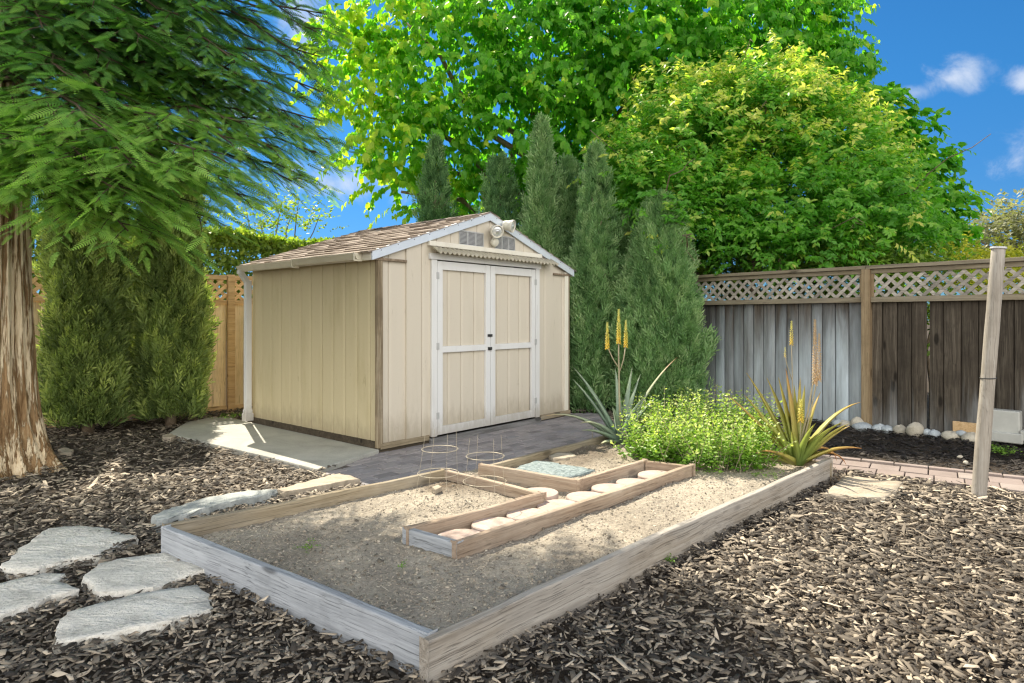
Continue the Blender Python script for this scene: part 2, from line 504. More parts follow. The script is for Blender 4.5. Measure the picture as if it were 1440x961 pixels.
M['redwood'] = foliage('redwood_needles', [(0.0, (0.035, 0.10, 0.04)), (0.4, (0.09, 0.23, 0.07)), (0.75, (0.18, 0.38, 0.085)), (1.0, (0.32, 0.52, 0.11))], 0.45, (1.1, 1.3, 0.6))
M['juniper'] = foliage('juniper_scales', [(0.0, (0.09, 0.20, 0.075)), (0.5, (0.23, 0.40, 0.16)), (1.0, (0.42, 0.56, 0.28))], 0.4, (1.1, 1.2, 0.6), 0.6)
M['cypress'] = foliage('cypress_scales', [(0.0, (0.07, 0.11, 0.035)), (0.5, (0.215, 0.30, 0.095)), (1.0, (0.46, 0.55, 0.17))], 0.42, (1.2, 1.25, 0.5), 0.6)
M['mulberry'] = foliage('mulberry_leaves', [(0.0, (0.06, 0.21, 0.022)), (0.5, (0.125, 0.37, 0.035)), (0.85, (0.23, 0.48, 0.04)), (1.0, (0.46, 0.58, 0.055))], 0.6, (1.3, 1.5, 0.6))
M['privet'] = foliage('privet_leaves', [(0.0, (0.055, 0.19, 0.026)), (0.5, (0.125, 0.35, 0.042)), (0.8, (0.23, 0.47, 0.065)), (1.0, (0.66, 0.66, 0.17))], 0.55, (1.25, 1.45, 0.5))
M['hedge'] = foliage('hedge_leaves', [(0.0, (0.09, 0.17, 0.03)), (0.6, (0.24, 0.36, 0.055)), (1.0, (0.45, 0.52, 0.09))], 0.5)
M['yellowleaf'] = foliage('yellow_leaves', [(0.0, (0.2, 0.26, 0.03)), (0.6, (0.48, 0.50, 0.06)), (1.0, (0.68, 0.62, 0.09))], 0.55, (1.3, 1.3, 0.6))
M['oliveleaf'] = foliage('olive_leaves', [(0.0, (0.12, 0.14, 0.07)), (0.6, (0.28, 0.29, 0.17)), (1.0, (0.42, 0.40, 0.26))], 0.4)
M['herb'] = foliage('herb_leaves', [(0.0, (0.08, 0.2, 0.025)), (0.5, (0.22, 0.38, 0.05)), (0.8, (0.42, 0.55, 0.12)), (1.0, (0.62, 0.68, 0.27))], 0.45)
M['weed'] = foliage('weed_leaves', [(0.0, (0.06, 0.15, 0.02)), (1.0, (0.22, 0.38, 0.05))], 0.35)
M['aloe_grey'] = foliage('aloe_blue_leaf', [(0.0, (0.12, 0.20, 0.15)), (0.6, (0.27, 0.35, 0.25)), (0.85, (0.38, 0.40, 0.26)), (1.0, (0.52, 0.31, 0.16))], 0.12, (1.1, 1.1, 0.6), 0.4)
M['aloe_gold'] = foliage('aloe_gold_leaf', [(0.0, (0.10, 0.19, 0.05)), (0.4, (0.28, 0.34, 0.07)), (0.7, (0.43, 0.37, 0.09)), (1.0, (0.52, 0.25, 0.11))], 0.22, (1.2, 1.1, 0.5), 0.4)
M['flower_y'] = foliage('flower_yellow', [(0.0, (0.60, 0.62, 0.24)), (0.6, (0.75, 0.68, 0.18)), (1.0, (0.80, 0.62, 0.12))], 0.3, (1.1, 1.0, 0.5))
M['flower_dry'] = foliage('flower_dry', [(0.0, (0.42, 0.31, 0.18)), (1.0, (0.68, 0.52, 0.34))], 0.3, (1.1, 1.0, 0.6))
M['stalk'] = simple('stalk', (0.30, 0.26, 0.17), 0.7, 0, 0.25, 40)


def bark_mat():
    m, nt, out = new_mat('redwood_bark')
    oc = obj_coord(nt)
    n1 = noise(nt, mapping(nt, oc, (7, 7, 0.7)), 1.0, 7, 0.62, 0.7)
    n2 = noise(nt, mapping(nt, oc, (42, 42, 2.6)), 1.0, 5, 0.6, 0.3)
    g = math_(nt, 'ADD', math_(nt, 'MULTIPLY', n1, 0.6), math_(nt, 'MULTIPLY', n2, 0.4))
    n3 = noise(nt, mapping(nt, oc, (17, 17, 0.85)), 1.0, 6, 0.6, 0.5)
    n4 = noise(nt, mapping(nt, oc, (95, 95, 7)), 1.0, 4, 0.65)
    strip_ = smooth(nt, math_(nt, 'ADD', n3, math_(nt, 'MULTIPLY', math_(nt, 'SUBTRACT', n4, .5), .25)), 0.45, 0.53)
    g = math_(nt, 'ADD', math_(nt, 'MULTIPLY', g, .55), math_(nt, 'ADD', math_(nt, 'MULTIPLY', strip_, .2), math_(nt, 'MULTIPLY', n4, .27)))
    col = ramp(nt, g, [(0.33, (0.13, 0.07, 0.03)), (0.46, (0.36, 0.235, 0.12)), (0.56, (0.60, 0.46, 0.29)), (0.68, (0.80, 0.68, 0.48))])
    finish(nt, out, col, 0.9, g, 1.0, 0.05, 0.15)
    return m


M['bark'] = bark_mat()


def chip_mat(name, stops):
    m, nt, out = new_mat(name)
    t = attr(nt)
    oc = obj_coord(nt)
    col = ramp(nt, t, stops)
    n = noise(nt, oc, 120, 3, 0.6)
    col = mixc(nt, math_(nt, 'MULTIPLY', n, 0.5), col, mixc(nt, 1.0, col, (0.55, 0.55, 0.55), 'MULTIPLY'))
    finish(nt, out, col, 0.75, n, 0.4, 0.003, 0.35)
    return m


M['chips'] = chip_mat('bark_chips', [(0.0, (0.022, 0.019, 0.016)), (0.4, (0.088, 0.073, 0.056)), (0.72, (0.255, 0.213, 0.16)), (0.92, (0.45, 0.38, 0.285)), (1.0, (0.58, 0.49, 0.37))])
M['chips_dark'] = chip_mat('dark_chips', [(0.0, (0.012, 0.010, 0.009)), (0.6, (0.032, 0.026, 0.022)), (1.0, (0.10, 0.085, 0.07))])  # darker chips for the strip along the fence
M['crumbs'] = chip_mat('soil_crumbs', [(0.0, (0.10, 0.086, 0.066)), (0.5, (0.34, 0.293, 0.225)), (0.85, (0.53, 0.46, 0.36)), (1.0, (0.66, 0.60, 0.48))])


def ground_mat():
    m, nt, out = new_mat('dark_ground')
    oc = obj_coord(nt)
    n = noise(nt, oc, 30, 8, 0.7)
    n2 = noise(nt, oc, 1.5, 4, 0.6)
    col = ramp(nt, math_(nt, 'ADD', math_(nt, 'MULTIPLY', n, 0.7), math_(nt, 'MULTIPLY', n2, 0.3)), [(0.35, (0.03, 0.024, 0.018)), (0.6, (0.09, 0.072, 0.055)), (0.72, (0.20, 0.165, 0.12))])
    finish(nt, out, col, 0.95, n, 0.8, 0.03, 0.1)
    return m


def soil_mat():
    m, nt, out = new_mat('bed_soil')
    oc = obj_coord(nt)
    t = attr(nt)
    n = noise(nt, oc, 55, 8, 0.75)
    n2 = noise(nt, oc, 4, 5, 0.6)
    g = math_(nt, 'ADD', math_(nt, 'MULTIPLY', n, 0.6), math_(nt, 'MULTIPLY', n2, 0.4))
    col = ramp(nt, g, [(0.34, (0.17, 0.15, 0.125)), (0.5, (0.36, 0.318, 0.255)), (0.66, (0.54, 0.475, 0.38))])
    col = mixc(nt, t, col, mixc(nt, 1.0, col, (0.34, 0.30, 0.27), 'MULTIPLY'))
    finish(nt, out, col, 0.95, n, 0.9, 0.015, 0.1)
    return m


def shingle_mat():
    m, nt, out = new_mat('roof_shingle')
    oc = obj_coord(nt)
    t = isl(nt)
    col = ramp(nt, t, [(0.0, (0.25, 0.195, 0.165)), (0.35, (0.37, 0.305, 0.26)), (0.65, (0.45, 0.38, 0.33)), (1.0, (0.54, 0.465, 0.41))])
    n = noise(nt, oc, 220, 3, 0.7)
    n2 = noise(nt, oc, 9, 4, 0.6)
    col = mixc(nt, math_(nt, 'MULTIPLY', n2, 0.7), col, mixc(nt, 1.0, col, (0.6, 0.57, 0.55), 'MULTIPLY'))
    col = mixc(nt, 0.45, col, mixc(nt, n, (0.08, 0.065, 0.05), (0.5, 0.42, 0.35)))
    finish(nt, out, col, 0.95, n, 0.6, 0.004, 0.1)
    return m


def paver_mat(name, cols):
    m, nt, out = new_mat(name)
    oc = obj_coord(nt)
    t = isl(nt)
    col = ramp(nt, t, [(i / (len(cols) - 1), c) for i, c in enumerate(cols)])
    n = noise(nt, oc, 90, 5, 0.7)
    n2 = noise(nt, oc, 3, 5, 0.65)
    col = mixc(nt, math_(nt, 'MULTIPLY', n, 0.6), col, mixc(nt, 1.0, col, (0.6, 0.6, 0.6), 'MULTIPLY'))
    col = mixc(nt, math_(nt, 'MULTIPLY', smooth(nt, n2, 0.45, 0.75), 0.4), col, (0.12, 0.10, 0.085))
    finish(nt, out, col, 0.85, n, 0.4, 0.005, 0.25)
    return m


M['ground'] = ground_mat()
M['soil'] = soil_mat()
M['shingle'] = shingle_mat()
M['paver'] = paver_mat('patio_paver', [(0.22, 0.205, 0.21), (0.30, 0.28, 0.285), (0.36, 0.33, 0.325), (0.27, 0.26, 0.275)])
M['brick'] = paver_mat('path_paver', [(0.25, 0.20, 0.18), (0.32, 0.265, 0.24), (0.30, 0.24, 0.215), (0.35, 0.30, 0.27)])
M['mortar'] = simple('joint_sand', (0.10, 0.085, 0.075), 0.95, 0, 0.4, 60)


def corr_mat():
    m, nt, out = new_mat('corrugated_plastic')
    oc = obj_coord(nt)
    n = noise(nt, oc, 9, 5, 0.6)
    col = mixc(nt, n, (0.42, 0.37, 0.26), (0.72, 0.68, 0.56))
    p = node(nt, 'ShaderNodeBsdfPrincipled', {'Base Color': col, 'Roughness': 0.4})
    tr = node(nt, 'ShaderNodeBsdfTranslucent', {0: col})
    mx = node(nt, 'ShaderNodeMixShader', {0: 0.4, 1: p.outputs[0], 2: tr.outputs[0]})
    nt.links.new(mx.outputs[0], out.inputs[0])
    return m


M['corr'] = corr_mat()


# ------------------------------------------------------------------ geometry utilities
def in_poly(P, poly):
    x, y = P[:, 0], P[:, 1]
    inside = np.zeros(len(P), bool)
    n = len(poly)
    j = n - 1
    for i in range(n):
        xi, yi = poly[i][0], poly[i][1]
        xj, yj = poly[j][0], poly[j][1]
        c = ((yi > y) != (yj > y)) & (x < (xj - xi) * (y - yi) / (yj - yi + 1e-12) + xi)
        inside ^= c
        j = i
    return inside


def nrm(v):
    return v / (np.linalg.norm(v, axis=-1, keepdims=True) + 1e-9)


def frames(dirs, ups):
    """rotation matrices with columns side, dir, normal"""
    y = nrm(dirs)
    x = nrm(np.cross(y, ups))
    z = np.cross(x, y)
    return np.stack([x, y, z], axis=-1)


def instance(tv, tfs, P, Rm, Sc, tint, ttint=None):
    """copies of a template (verts tv, face arrays tfs) -> V, faces, tint"""
    n, k = len(P), len(tv)
    Sc = np.asarray(Sc)
    if Sc.ndim == 1:
        Sc = np.repeat(Sc[:, None], 3, 1)
    L = tv[None] * Sc[:, None, :]
    V = np.einsum('nij,nkj->nki', Rm, L) + P[:, None, :]
    offs = (np.arange(n) * k)[:, None, None]
    Fs = [(np.asarray(f)[None] + offs).reshape(-1, np.asarray(f).shape[1]) for f in tfs]
    T = np.repeat(np.asarray(tint)[:, None], k, 1)
    if ttint is not None:
        T = np.clip(T + ttint[None], 0, 1)
    return V.reshape(-1, 3), Fs, T.ravel()


def merge(parts):
    Vs, quads, tris, Ts, n = [], [], [], [], 0
    for V, Fs, T in parts:
        for f in Fs:
            (quads if f.shape[1] == 4 else tris).append(f + n)
        Vs.append(V); Ts.append(T); n += len(V)
    out = []
    if quads: out.append(np.concatenate(quads))
    if tris: out.append(np.concatenate(tris))
    return np.concatenate(Vs), out, np.concatenate(Ts)


BIG_LEAF = (np.array([(0, 0, 0), (0, .45, -.04), (0, 1, -.16), (-.27, .05, .05), (-.37, .36, .06), (-.2, .72, 0), (.27, .05, .05), (.37, .36, .06), (.2, .72, 0)], float),
            [np.array([(0, 1, 4, 3), (1, 0, 6, 7), (1, 2, 5, 4), (2, 1, 7, 8)])])
OVAL_LEAF = (np.array([(0, 0, 0), (0, .5, -.03), (0, 1, -.12), (-.23, .45, .05), (.23, .45, .05)], float),
             [np.array([(0, 1, 3), (1, 2, 3), (1, 0, 4), (2, 1, 4)])])
SIMPLE_LEAF = (np.array([(0, 0, 0), (-.28, .5, .06), (0, 1, -.05), (.28, .5, .06)], float), [np.array([(0, 2, 1), (0, 3, 2)])])


def spray_template(pairs=10):
    V, Fq = [], []
    for i in range(pairs):
        t = 0.06 + 0.9 * i / (pairs - 1)
        ln = 0.17 * (1 - t) ** 0.55 * min(1, t * 5 + .35) + 0.025
        for s in (-1, 1):
            b = np.array((0, t, -0.10 * t * t))
            tip = b + np.array((s * ln * 0.86, ln * 0.55, 0.015 - 0.05 * ln))
            w = np.array((0, 0.031, 0))
            k = len(V)
            V += [b - w, b + w, tip + w * 0.6, tip - w * 0.6]
            Fq.append((k, k + 1, k + 2, k + 3))
    k = len(V)
    V += [np.array((-.008, 0, 0)), np.array((.008, 0, 0)), np.array((.006, 1.03, -.11)), np.array((-.006, 1.03, -.11))]
    Fq.append((k, k + 1, k + 2, k + 3))
    V = np.array(V, float)
    return V, [np.array(Fq)], (V[:, 1] - 0.55) * 0.35


def tuft_template(n=9, spread=0.5, w=0.05):
    V, Fq = [], []
    r = random.Random(3)
    for i in range(n):
        t = 0.75 * i / n
        an = i * 2.4
        o = np.array((math.cos(an), 0, math.sin(an)))
        b = np.array((0, t, 0.)) + o * 0.01
        ln = 0.42 * (1 - 0.45 * t) * r.uniform(0.8, 1.2)
        tip = b + o * ln * spread + np.array((0, ln, 0))
        sd = np.cross(nrm(tip - b), (o[2], 0.3, -o[0])); sd = nrm(sd) * w
        m = (b + tip) / 2 + np.array((0, -0.01, 0))
        k = len(V)
        V += [b, m - sd, tip, m + sd]
        Fq.append((k, k + 1, k + 2, k + 3))
    V = np.array(V, float)
    return V, [np.array(Fq)], (V[:, 1] - 0.5) * 0.3


def rand_dirs(n):
    v = rng.normal(size=(n, 3))
    return nrm(v)


# ------------------------------------------------------------------ layout of the yard
UA = math.atan2(0.7615, 0.648)                     # shed front direction
U = np.array([0.648, 0.7615, 0.0]); Vv = np.array([-0.7615, 0.648, 0.0])
C0 = np.array([-1.273, 6.148, 0.0])                # near corner of the shed
SW, SD = 3.06, 2.38

ZT = 0.17                                          # top of the timber edging
pA0, pA1 = gp(230, 738, ZT), gp(623, 661, ZT)
pF0, pF1 = gp(228, 741, ZT), gp(606, 895, ZT)
pR0, pR1 = gp(611, 899, ZT), gp(1170, 646, ZT)
pE0, pE1 = gp(567, 741, ZT), gp(643, 764, ZT)
pD1 = gp(977, 654, ZT)
pG0 = gp(910, 647, ZT)
pGH = gp(810, 676, ZT)
pH1 = gp(673, 653, ZT)
pBC = gp(757, 692, ZT)
pI0, pI1 = gp(688, 655, 0.15), gp(833, 617, 0.15)
pI1 = pI0 + (pI1 - pI0) * 1.35
pX0 = pR1.copy(); pX1 = pI1.copy()
BED = [pF0[:2], pR0[:2], pR1[:2], pI1[:2], pA1[:2], pA0[:2]]

slab_poly = [gp(236, 606, 0.08), gp(375, 637, 0.08), gp(447, 655, 0.08), C0 + U * 0.02 - Vv * 0.03 + np.array((-0.02, -0.02, 0)),
             C0 + U * 0.02 + Vv * (SD + 0.6), gp(300, 583, 0.08), gp(262, 590, 0.08)]
slab_poly = [p[:2] for p in slab_poly]
AI = nrm(pI1 - pA0)
patio_poly = [gp(449, 664, 0.03)[:2], gp(512, 684, 0.03)[:2], (pA0 + (pA1 - pA0) * 0.8)[:2], pBC[:2], (pI0 + np.array((0.06, -0.1, 0)))[:2], (pI1 - AI * 0.15)[:2],
              (1.30, 7.55), (1.15, 8.75), (0.55, 8.6), (C0 + U * 0.2 + Vv * 0.1)[:2], C0[:2]]
brick_poly = [gp(1168, 643, 0.03)[:2], gp(1440, 672, 0.03)[:2] + np.array((1.6, -1.05)), gp(1440, 698, 0.03)[:2] + np.array((1.6, -1.05)), gp(1160, 664, 0.03)[:2]]

# part of the yard that the sun reaches
LIT = [gp(330, 612)[:2], gp(250, 652)[:2], gp(390, 705)[:2], gp(560, 742, .1)[:2], gp(650, 778, .1)[:2], gp(760, 815, .1)[:2], gp(880, 805)[:2],
       gp(1000, 835)[:2], gp(1080, 890)[:2], gp(1140, 975)[:2], (2.0, 1.0), (12, 1), (12, 12), (-2.6, 12)]

ground = MB()
ground.add([(-300, -300, -0.004), (300, -300, -0.004), (300, 300, -0.004), (-300, 300, -0.004)], [(0, 1, 2, 3)])
tag(ground.build('ground', M['ground']), 'dark bark covered yard ground', kind='structure')

# ------------------------------------------------------------------ slab, patio, brick path
mb = MB().prism(slab_poly, -0.02, 0.05)
tag(mb.build('concrete_slab', M['concrete'], bevel=0.012), 'grey concrete slab beside the shed', kind='structure')


def pavers(name, poly, origin, ang, bw, bd, z, mat, label, gap=0.006, stagger=True):
    mb = MB()
    poly = [np.array(p) for p in poly]
    P = np.array(poly)
    ca, sa = math.cos(ang), math.sin(ang)
    o = np.array(origin[:2])
    L = (P - o) @ np.array([[ca, -sa], [sa, ca]])
    x0, y0 = L.min(0); x1, y1 = L.max(0)
    j = 0
    rj = random.Random(5)
    y = y0
    cells = []
    while y < y1:
        x = x0 - (bw / 2 if (stagger and j % 2) else 0)
        while x < x1:
            cells.append((x, y)); x += bw
        y += bd; j += 1
    c = np.array(cells) + np.array((bw / 2, bd / 2))
    ok = in_poly(c, [tuple(l) for l in L])
    for (x, y), k in zip(cells, ok):
        if k:
            dz = rj.uniform(-0.0025, 0.0025)
            mb.box(x + gap, x + bw - gap, y + gap, y + bd - gap, -0.03, z + dz)
    obj = mb.build(name, mat, bevel=0.004, loc=(o[0], o[1], 0), rz=ang, seg=1)
    tag(obj, label, kind='structure')
    base = MB().prism([tuple(p) for p in poly], -0.03, z - 0.008)
    tag(base.build('joint_sand', M['mortar']), 'sand in the paving joints', kind='structure')
    return obj


pavers('patio', patio_poly, C0, UA, 0.205, 0.105, 0.014, M['paver'], 'grey purple paver patio in front of the shed')

bdir = nrm(np.append(np.array(brick_poly[1]) - np.array(brick_poly[0]), 0))
bn = np.array((-bdir[1], bdir[0]))
bang = math.atan2(bdir[1], bdir[0])
mb = MB()
x = -0.25
while x < 3.4:
    mb.box(x + .004, x + .246, -.07, -.004, -.03, .047 + random.uniform(-.003, .003))
    x += .25
x = -0.30
while x < 3.4:
    w = random.choice((.20, .21, .22))
    mb.box(x + .004, x + w - .004, -.29, -.08, -.03, .032 + random.uniform(-.003, .003))
    x += w
x = -0.22
while x < 3.4:
    w = random.choice((.20, .21, .22))
    mb.box(x + .004, x + w - .004, -.50, -.298, -.03, .030 + random.uniform(-.003, .003))
    x += w
tag(mb.build('brick_path', M['brick'], bevel=0.005, loc=(brick_poly[0][0], brick_poly[0][1], 0), rz=bang), 'pink brick path beside the fence bed', kind='structure')

# ------------------------------------------------------------------ shed
shed = thing('garden_shed', 'cream wooden garden shed with white double doors and shingle roof', 'shed', C0, UA)
ZE, SL = 1.90, 0.34
XM = SW / 2


def wall_top(x):
    return ZE + SL * min(x, SW - x)


def siding(name, s0, s1, z0f, z1f, mat, axis='x', depth0=0.0, parent=shed, pitch=0.203, phase=0.12, breaks=(), outward=-1):
    """ribbed sheet of grooved siding along x (facing -y) or along y (facing -x)"""
    pts = [(s0, 0), (s1, 0)]
    g = s0 + phase
    while g < s1 - 0.02:
        pts += [(g - .006, 0), (g - .002, .02), (g + .004, .02), (g + .012, .006), (g + .038, 0.0003)]
        g += pitch
    for b in breaks:
        pts.append((b, 0))
    pts = sorted(pts)
    V, Fc = [], []
    for s, dp in pts:
        dd = depth0 + dp
        for z in (z0f(s), z1f(s)):
            V.append((s, dd, z) if axis == 'x' else (dd, s, z))
    for i in range(len(pts) - 1):
        Fc.append((2 * i, 2 * i + 2, 2 * i + 3, 2 * i + 1))
    m = MB(); m.add(V, Fc)
    o = m.build(name, mat, parent)
    return o


const = lambda v: (lambda s: v)
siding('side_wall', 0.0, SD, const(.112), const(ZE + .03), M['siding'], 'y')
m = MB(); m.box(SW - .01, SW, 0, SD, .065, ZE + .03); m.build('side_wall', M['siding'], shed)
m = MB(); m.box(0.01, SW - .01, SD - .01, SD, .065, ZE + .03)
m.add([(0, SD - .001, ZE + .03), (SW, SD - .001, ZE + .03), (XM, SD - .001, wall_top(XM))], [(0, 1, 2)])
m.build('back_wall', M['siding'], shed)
XL, XR, DZ = .648, 2.430, 1.90
fw = MB()
for (a, b, z0, d0) in ((0, .33, .085, 0.0), (.33, XL, .085, -.022), (XL, XR, DZ, -.022), (XR, 2.74, .085, -.022), (2.74, SW, .085, 0.0)):
    pts = [(a, 0), (b, 0)]
    if a < XM < b: pts.append((XM, 0))
    g = .12
    while g < SW:
        if a + .02 < g < b - .02:
            pts += [(g - .006, 0), (g - .002, .02), (g + .004, .02), (g + .012, .006), (g + .038, 0.0003)]
        g += .203
    pts.sort()
    V, Fc = [], []
    for s, dp in pts:
        V += [(s, d0 + dp, z0), (s, d0 + dp, wall_top(s) + (.02 if d0 else 0))]
    for i in range(len(pts) - 1):
        Fc.append((2 * i, 2 * i + 2, 2 * i + 3, 2 * i + 1))
    fw.add(V, Fc)
fw.add([(.33, 0, .085), (.33, -.022, .085), (.33, -.022, wall_top(.33)), (.33, 0, wall_top(.33))], [(0, 1, 2, 3)])
fw.add([(2.74, 0, .085), (2.74, -.022, .085), (2.74, -.022, wall_top(2.74)), (2.74, 0, wall_top(2.74))], [(0, 1, 2, 3)])
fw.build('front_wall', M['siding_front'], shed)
MB().box(XL, XR, .02, .03, .07, DZ).build('door_backing', M['dark'], shed)
# corner boards
MB().box(-.022, .036, -.026, .024, .06, ZE - .005).build('corner_board', M['corner_wood'], shed, bevel=.003)
MB().box(SW - .055, SW + .02, -.024, .02, .06, ZE - .005).build('corner_board', M['cream_trim'], shed, bevel=.003)
MB().box(SW + .021, SW + .055, -.02, .03, .06, ZE - .005).build('corner_board', M['corner_wood'], shed, bevel=.003)
# base
MB().box(-.012, .01, -.012, SD, .0, .118).build('base_skid', M['skid'], shed, bevel=.003)
MB().box(.012, XL - .02, -.03, -.005, .045, .10).build('base_skid', M['edge_wood'], shed, bevel=.003)
MB().box(.012, SW, -.012, .01, -.01, .044).build('base_skid', M['skid'], shed, bevel=.003)
MB().box(XL - .015, XR + .03, -.055, -.013, .0, .062).build('threshold', M['skid_grey'], shed, bevel=.004)
MB().box(XR + .035, SW + .03, -.05, -.013, .03, .09).build('base_skid', M['edge_wood'], shed, bevel=.003)

# doors
DL, DM, DR = .724, 1.541, 2.356
DB = .085


def door(x0, x1, latch_side):
    n = max(3, round((x1 - x0) / .2))
    d = siding('door', x0, x1, const(DB + .01), const(DZ - .02), M['siding_front'], 'x', -.012, shed, .2, .17 if latch_side > 0 else .13)
    f = MB()
    st = .075
    f.box(x0, x0 + st, -.046, -.014, DB, DZ - .012)
    f.box(x1 - st, x1, -.046, -.014, DB, DZ - .012)
    f.box(x0 + st, x1 - st, -.043, -.014, DZ - .10, DZ - .012)
    f.box(x0 + st, x1 - st, -.043, -.014, DB, DB + .085)
    f.box(x0 + st, x1 - st, -.043, -.014, .935, 1.0)
    f.build('door_frame', M['white'], d, bevel=.003)
    hx = x0 if latch_side > 0 else x1
    for z in (.25, .97, 1.7):
        MB().box(hx - .02, hx + .02, -.0535, -.0465, z, z + .07).build('hinge', M['vent'], d, bevel=.002)
    return d


dl = door(DL, DM - .003, 1)
dr = door(DM + .003, DR, -1)
h = MB(); h.box(DM - .055, DM + .02, -.056, -.047, 1.085, 1.115); h.box(DM - .03, DM - .012, -.066, -.056, 1.092, 1.108)
h.build('hasp', M['dark'], dl, bevel=.002)
h = MB(); h.box(DM - .05, DM + .012, -.055, -.047, .935, .97); h.lathe([(.004, 0), (.016, .002), (.016, .018), (.008, .022)], (DM - .022, -.056, .952), (0, -1, 0), 12)
h.build('knob', M['dark'], dl)
t = MB()
t.box(XL - .004, DL - .006, -.05, -.023, .075, DZ - .002)
t.box(DR + .006, XR + .004, -.05, -.023, .075, DZ - .002)
t.box(XL - .03, XR + .03, -.056, -.023, DZ, DZ + .062)
t.build('door_trim', M['white'], shed, bevel=.003)

# awning over the doors
MB().box(.60, 2.47, -.062, -.023, 2.035, 2.085).build('awning_batten', M['cream_trim'], shed, bevel=.004)
V, Fc = [], []
xs = np.arange(.61, 2.66, .008)
for x in xs:
    w = .013 * math.sin(2 * math.pi * x / .066)
    for k in range(4):
        tt = k / 3
        V.append((x, -.05 - .13 * tt, 2.03 - .075 * tt + w))
for i in range(len(xs) - 1):
    for k in range(3):
        a = i * 4 + k
        Fc.append((a, a + 4, a + 5, a + 1))
m = MB(); m.add(V, Fc)
o = m.build('awning', M['corr'], shed, smooth_=True)
sm = o.modifiers.new('thick', 'SOLIDIFY'); sm.thickness = .003

# gable vents
for (x0, x1) in ((1.055, 1.435), (1.63, 1.98)):
    v = MB()
    z0, z1 = 2.085, 2.245
    for (a, b, c, e) in ((x0, x1, z0, z0 + .012), (x0, x1, z1 - .012, z1)):
        v.box(a, b, -.036, -.0235, c, e)
    w3 = (x1 - x0) / 3
    for i in range(4):
        xx = x0 + i * w3
        v.box(max(x0, xx - .008), min(x1, xx + .008), -.036, -.0235, z0 + .0125, z1 - .0125)
    vo = v.build('vent', M['vent'], shed)
    s = MB()
    z = z0 + .018
    while z < z1 - .02:
        s.add([(x0 + .01, -.0245, z + .012), (x1 - .01, -.0245, z + .012), (x1 - .01, -.034, z), (x0 + .01, -.034, z)], [(0, 1, 2, 3)])
        z += .0135
    s.build('louvre', M['vent'], vo)
    MB().box(x0 + .004, x1 - .004, -.0238, -.0232, z0 + .004, z1 - .004).build('vent_screen', M['dark'], vo)

# floodlight under the ridge
fl = MB().lathe([(.05, 0), (.055, .01), (.05, .03), (.02, .035)], (1.60, -.0225, 2.265), (0, -1, 0), 20).build('floodlight', M['lampwhite'], shed, smooth_=False, bevel=.002)
for cx, cz, ax in ((1.545, 2.285, (-.42, -.85, -.30)), (1.735, 2.36, (.32, -.92, -.18))):
    a = Vector(ax).normalized()
    base = Vector((cx, -.10, cz))
    hb = MB()
    hb.tube([(1.60, -.05, 2.27), ((1.60 + cx) / 2, -.08, (2.27 + cz) / 2 + .01), base], .014, 8)
    hb.lathe([(.02, -.03), (.045, -.025), (.055, .0), (.058, .04), (.072, .075), (.074, .095), (.066, .097), (.064, .082)], base, a, 24)
    hd = hb.build('lamp_head', M['lampwhite'], fl, smooth_=False)
    MB().lathe([(.063, .080), (.05, .088), (.025, .094), (.004, .096)], base, a, 24).build('lens', M['lens'], hd, smooth_=True)
    MB().lathe([(.022, .0925), (.021, .099), (.012, .101)], base, a, 16).build('bulb', M['silver'], hd, smooth_=True)
sb = MB(); sb.lathe([(.03, 0), (.046, .01), (.048, .045), (.038, .06), (.015, .066)], (1.575, -.05, 2.165), (-.1, -.9, -.45), 20)
sb.tube([(1.595, -.045, 2.25), (1.575, -.06, 2.18)], .014, 8)
sb.build('motion_sensor', M['lampwhite'], fl, smooth_=False, bevel=.002)

# roof
ex, of, ob = .11, .05, .03
zr = lambda x: 2.475 - SL * abs(x - XM)
m = MB()
for sgn in (-1, 1):
    xe = -ex if sgn < 0 else SW + ex
    V = [(xe, -of + .02, zr(xe)), (XM, -of + .02, zr(XM)), (XM, SD + ob, zr(XM)), (xe, SD + ob, zr(xe))]
    V += [(p[0], p[1], p[2] - .035) for p in V]
    Fq = [(0, 1, 2, 3), (7, 6, 5, 4), (0, 4, 5, 1), (2, 6, 7, 3), (3, 7, 4, 0)]
    m.add(V, Fq if sgn < 0 else [tuple(reversed(f)) for f in Fq])
roof = m.build('roof', M['soffit'], shed)
sh = MB()
nrml = {-1: np.array((-SL, 0, 1.0)), 1: np.array((SL, 0, 1.0))}
slope_len = math.hypot(XM + ex, SL * (XM + ex))
rs = random.Random(21)
for sgn in (-1, 1):
    nn = nrml[sgn] / np.linalg.norm(nrml[sgn])
    xe = -ex if sgn < 0 else SW + ex
    down = np.array((sgn * 1.0, 0, -SL)); down /= np.linalg.norm(down)
    top = np.array((XM, 0, zr(XM)))
    ncourse = 13
    expo = (slope_len + .03) / ncourse
    for j in range(ncourse):
        y = -of - .012 - rs.uniform(0, .15)
        while y < SD + ob + .01:
            w = rs.uniform(.10, .24)
            ya, yb = max(y, -of - .012), min(y + w, SD + ob + .012)
            if yb > ya + .01:
                th = rs.choice((.007, .012, .016))
                jit = rs.uniform(-.008, .008)
                a = top + down * (j * expo) + nn * .004
                b = top + down * ((j + 1) * expo + .015 + jit) + nn * (.007)
                Vq = [a + (0, ya, 0), a + (0, yb - .003, 0), b + (0, yb - .003, 0), b + (0, ya, 0)]
                up = [p + nn * (0.002 if i < 2 else th) for i, p in enumerate(Vq)]
                Fq = [(4, 5, 6, 7), (3, 7, 6, 2), (0, 4, 7, 3), (1, 2, 6, 5)]
                if sgn < 0: Fq = [tuple(reversed(f)) for f in Fq]
                sh.add(Vq + up, Fq)
            y += w
sh.build('shingles', M['shingle'], roof)
rc = MB()
for sgn in (-1, 1):
    pass
y = -of - .014
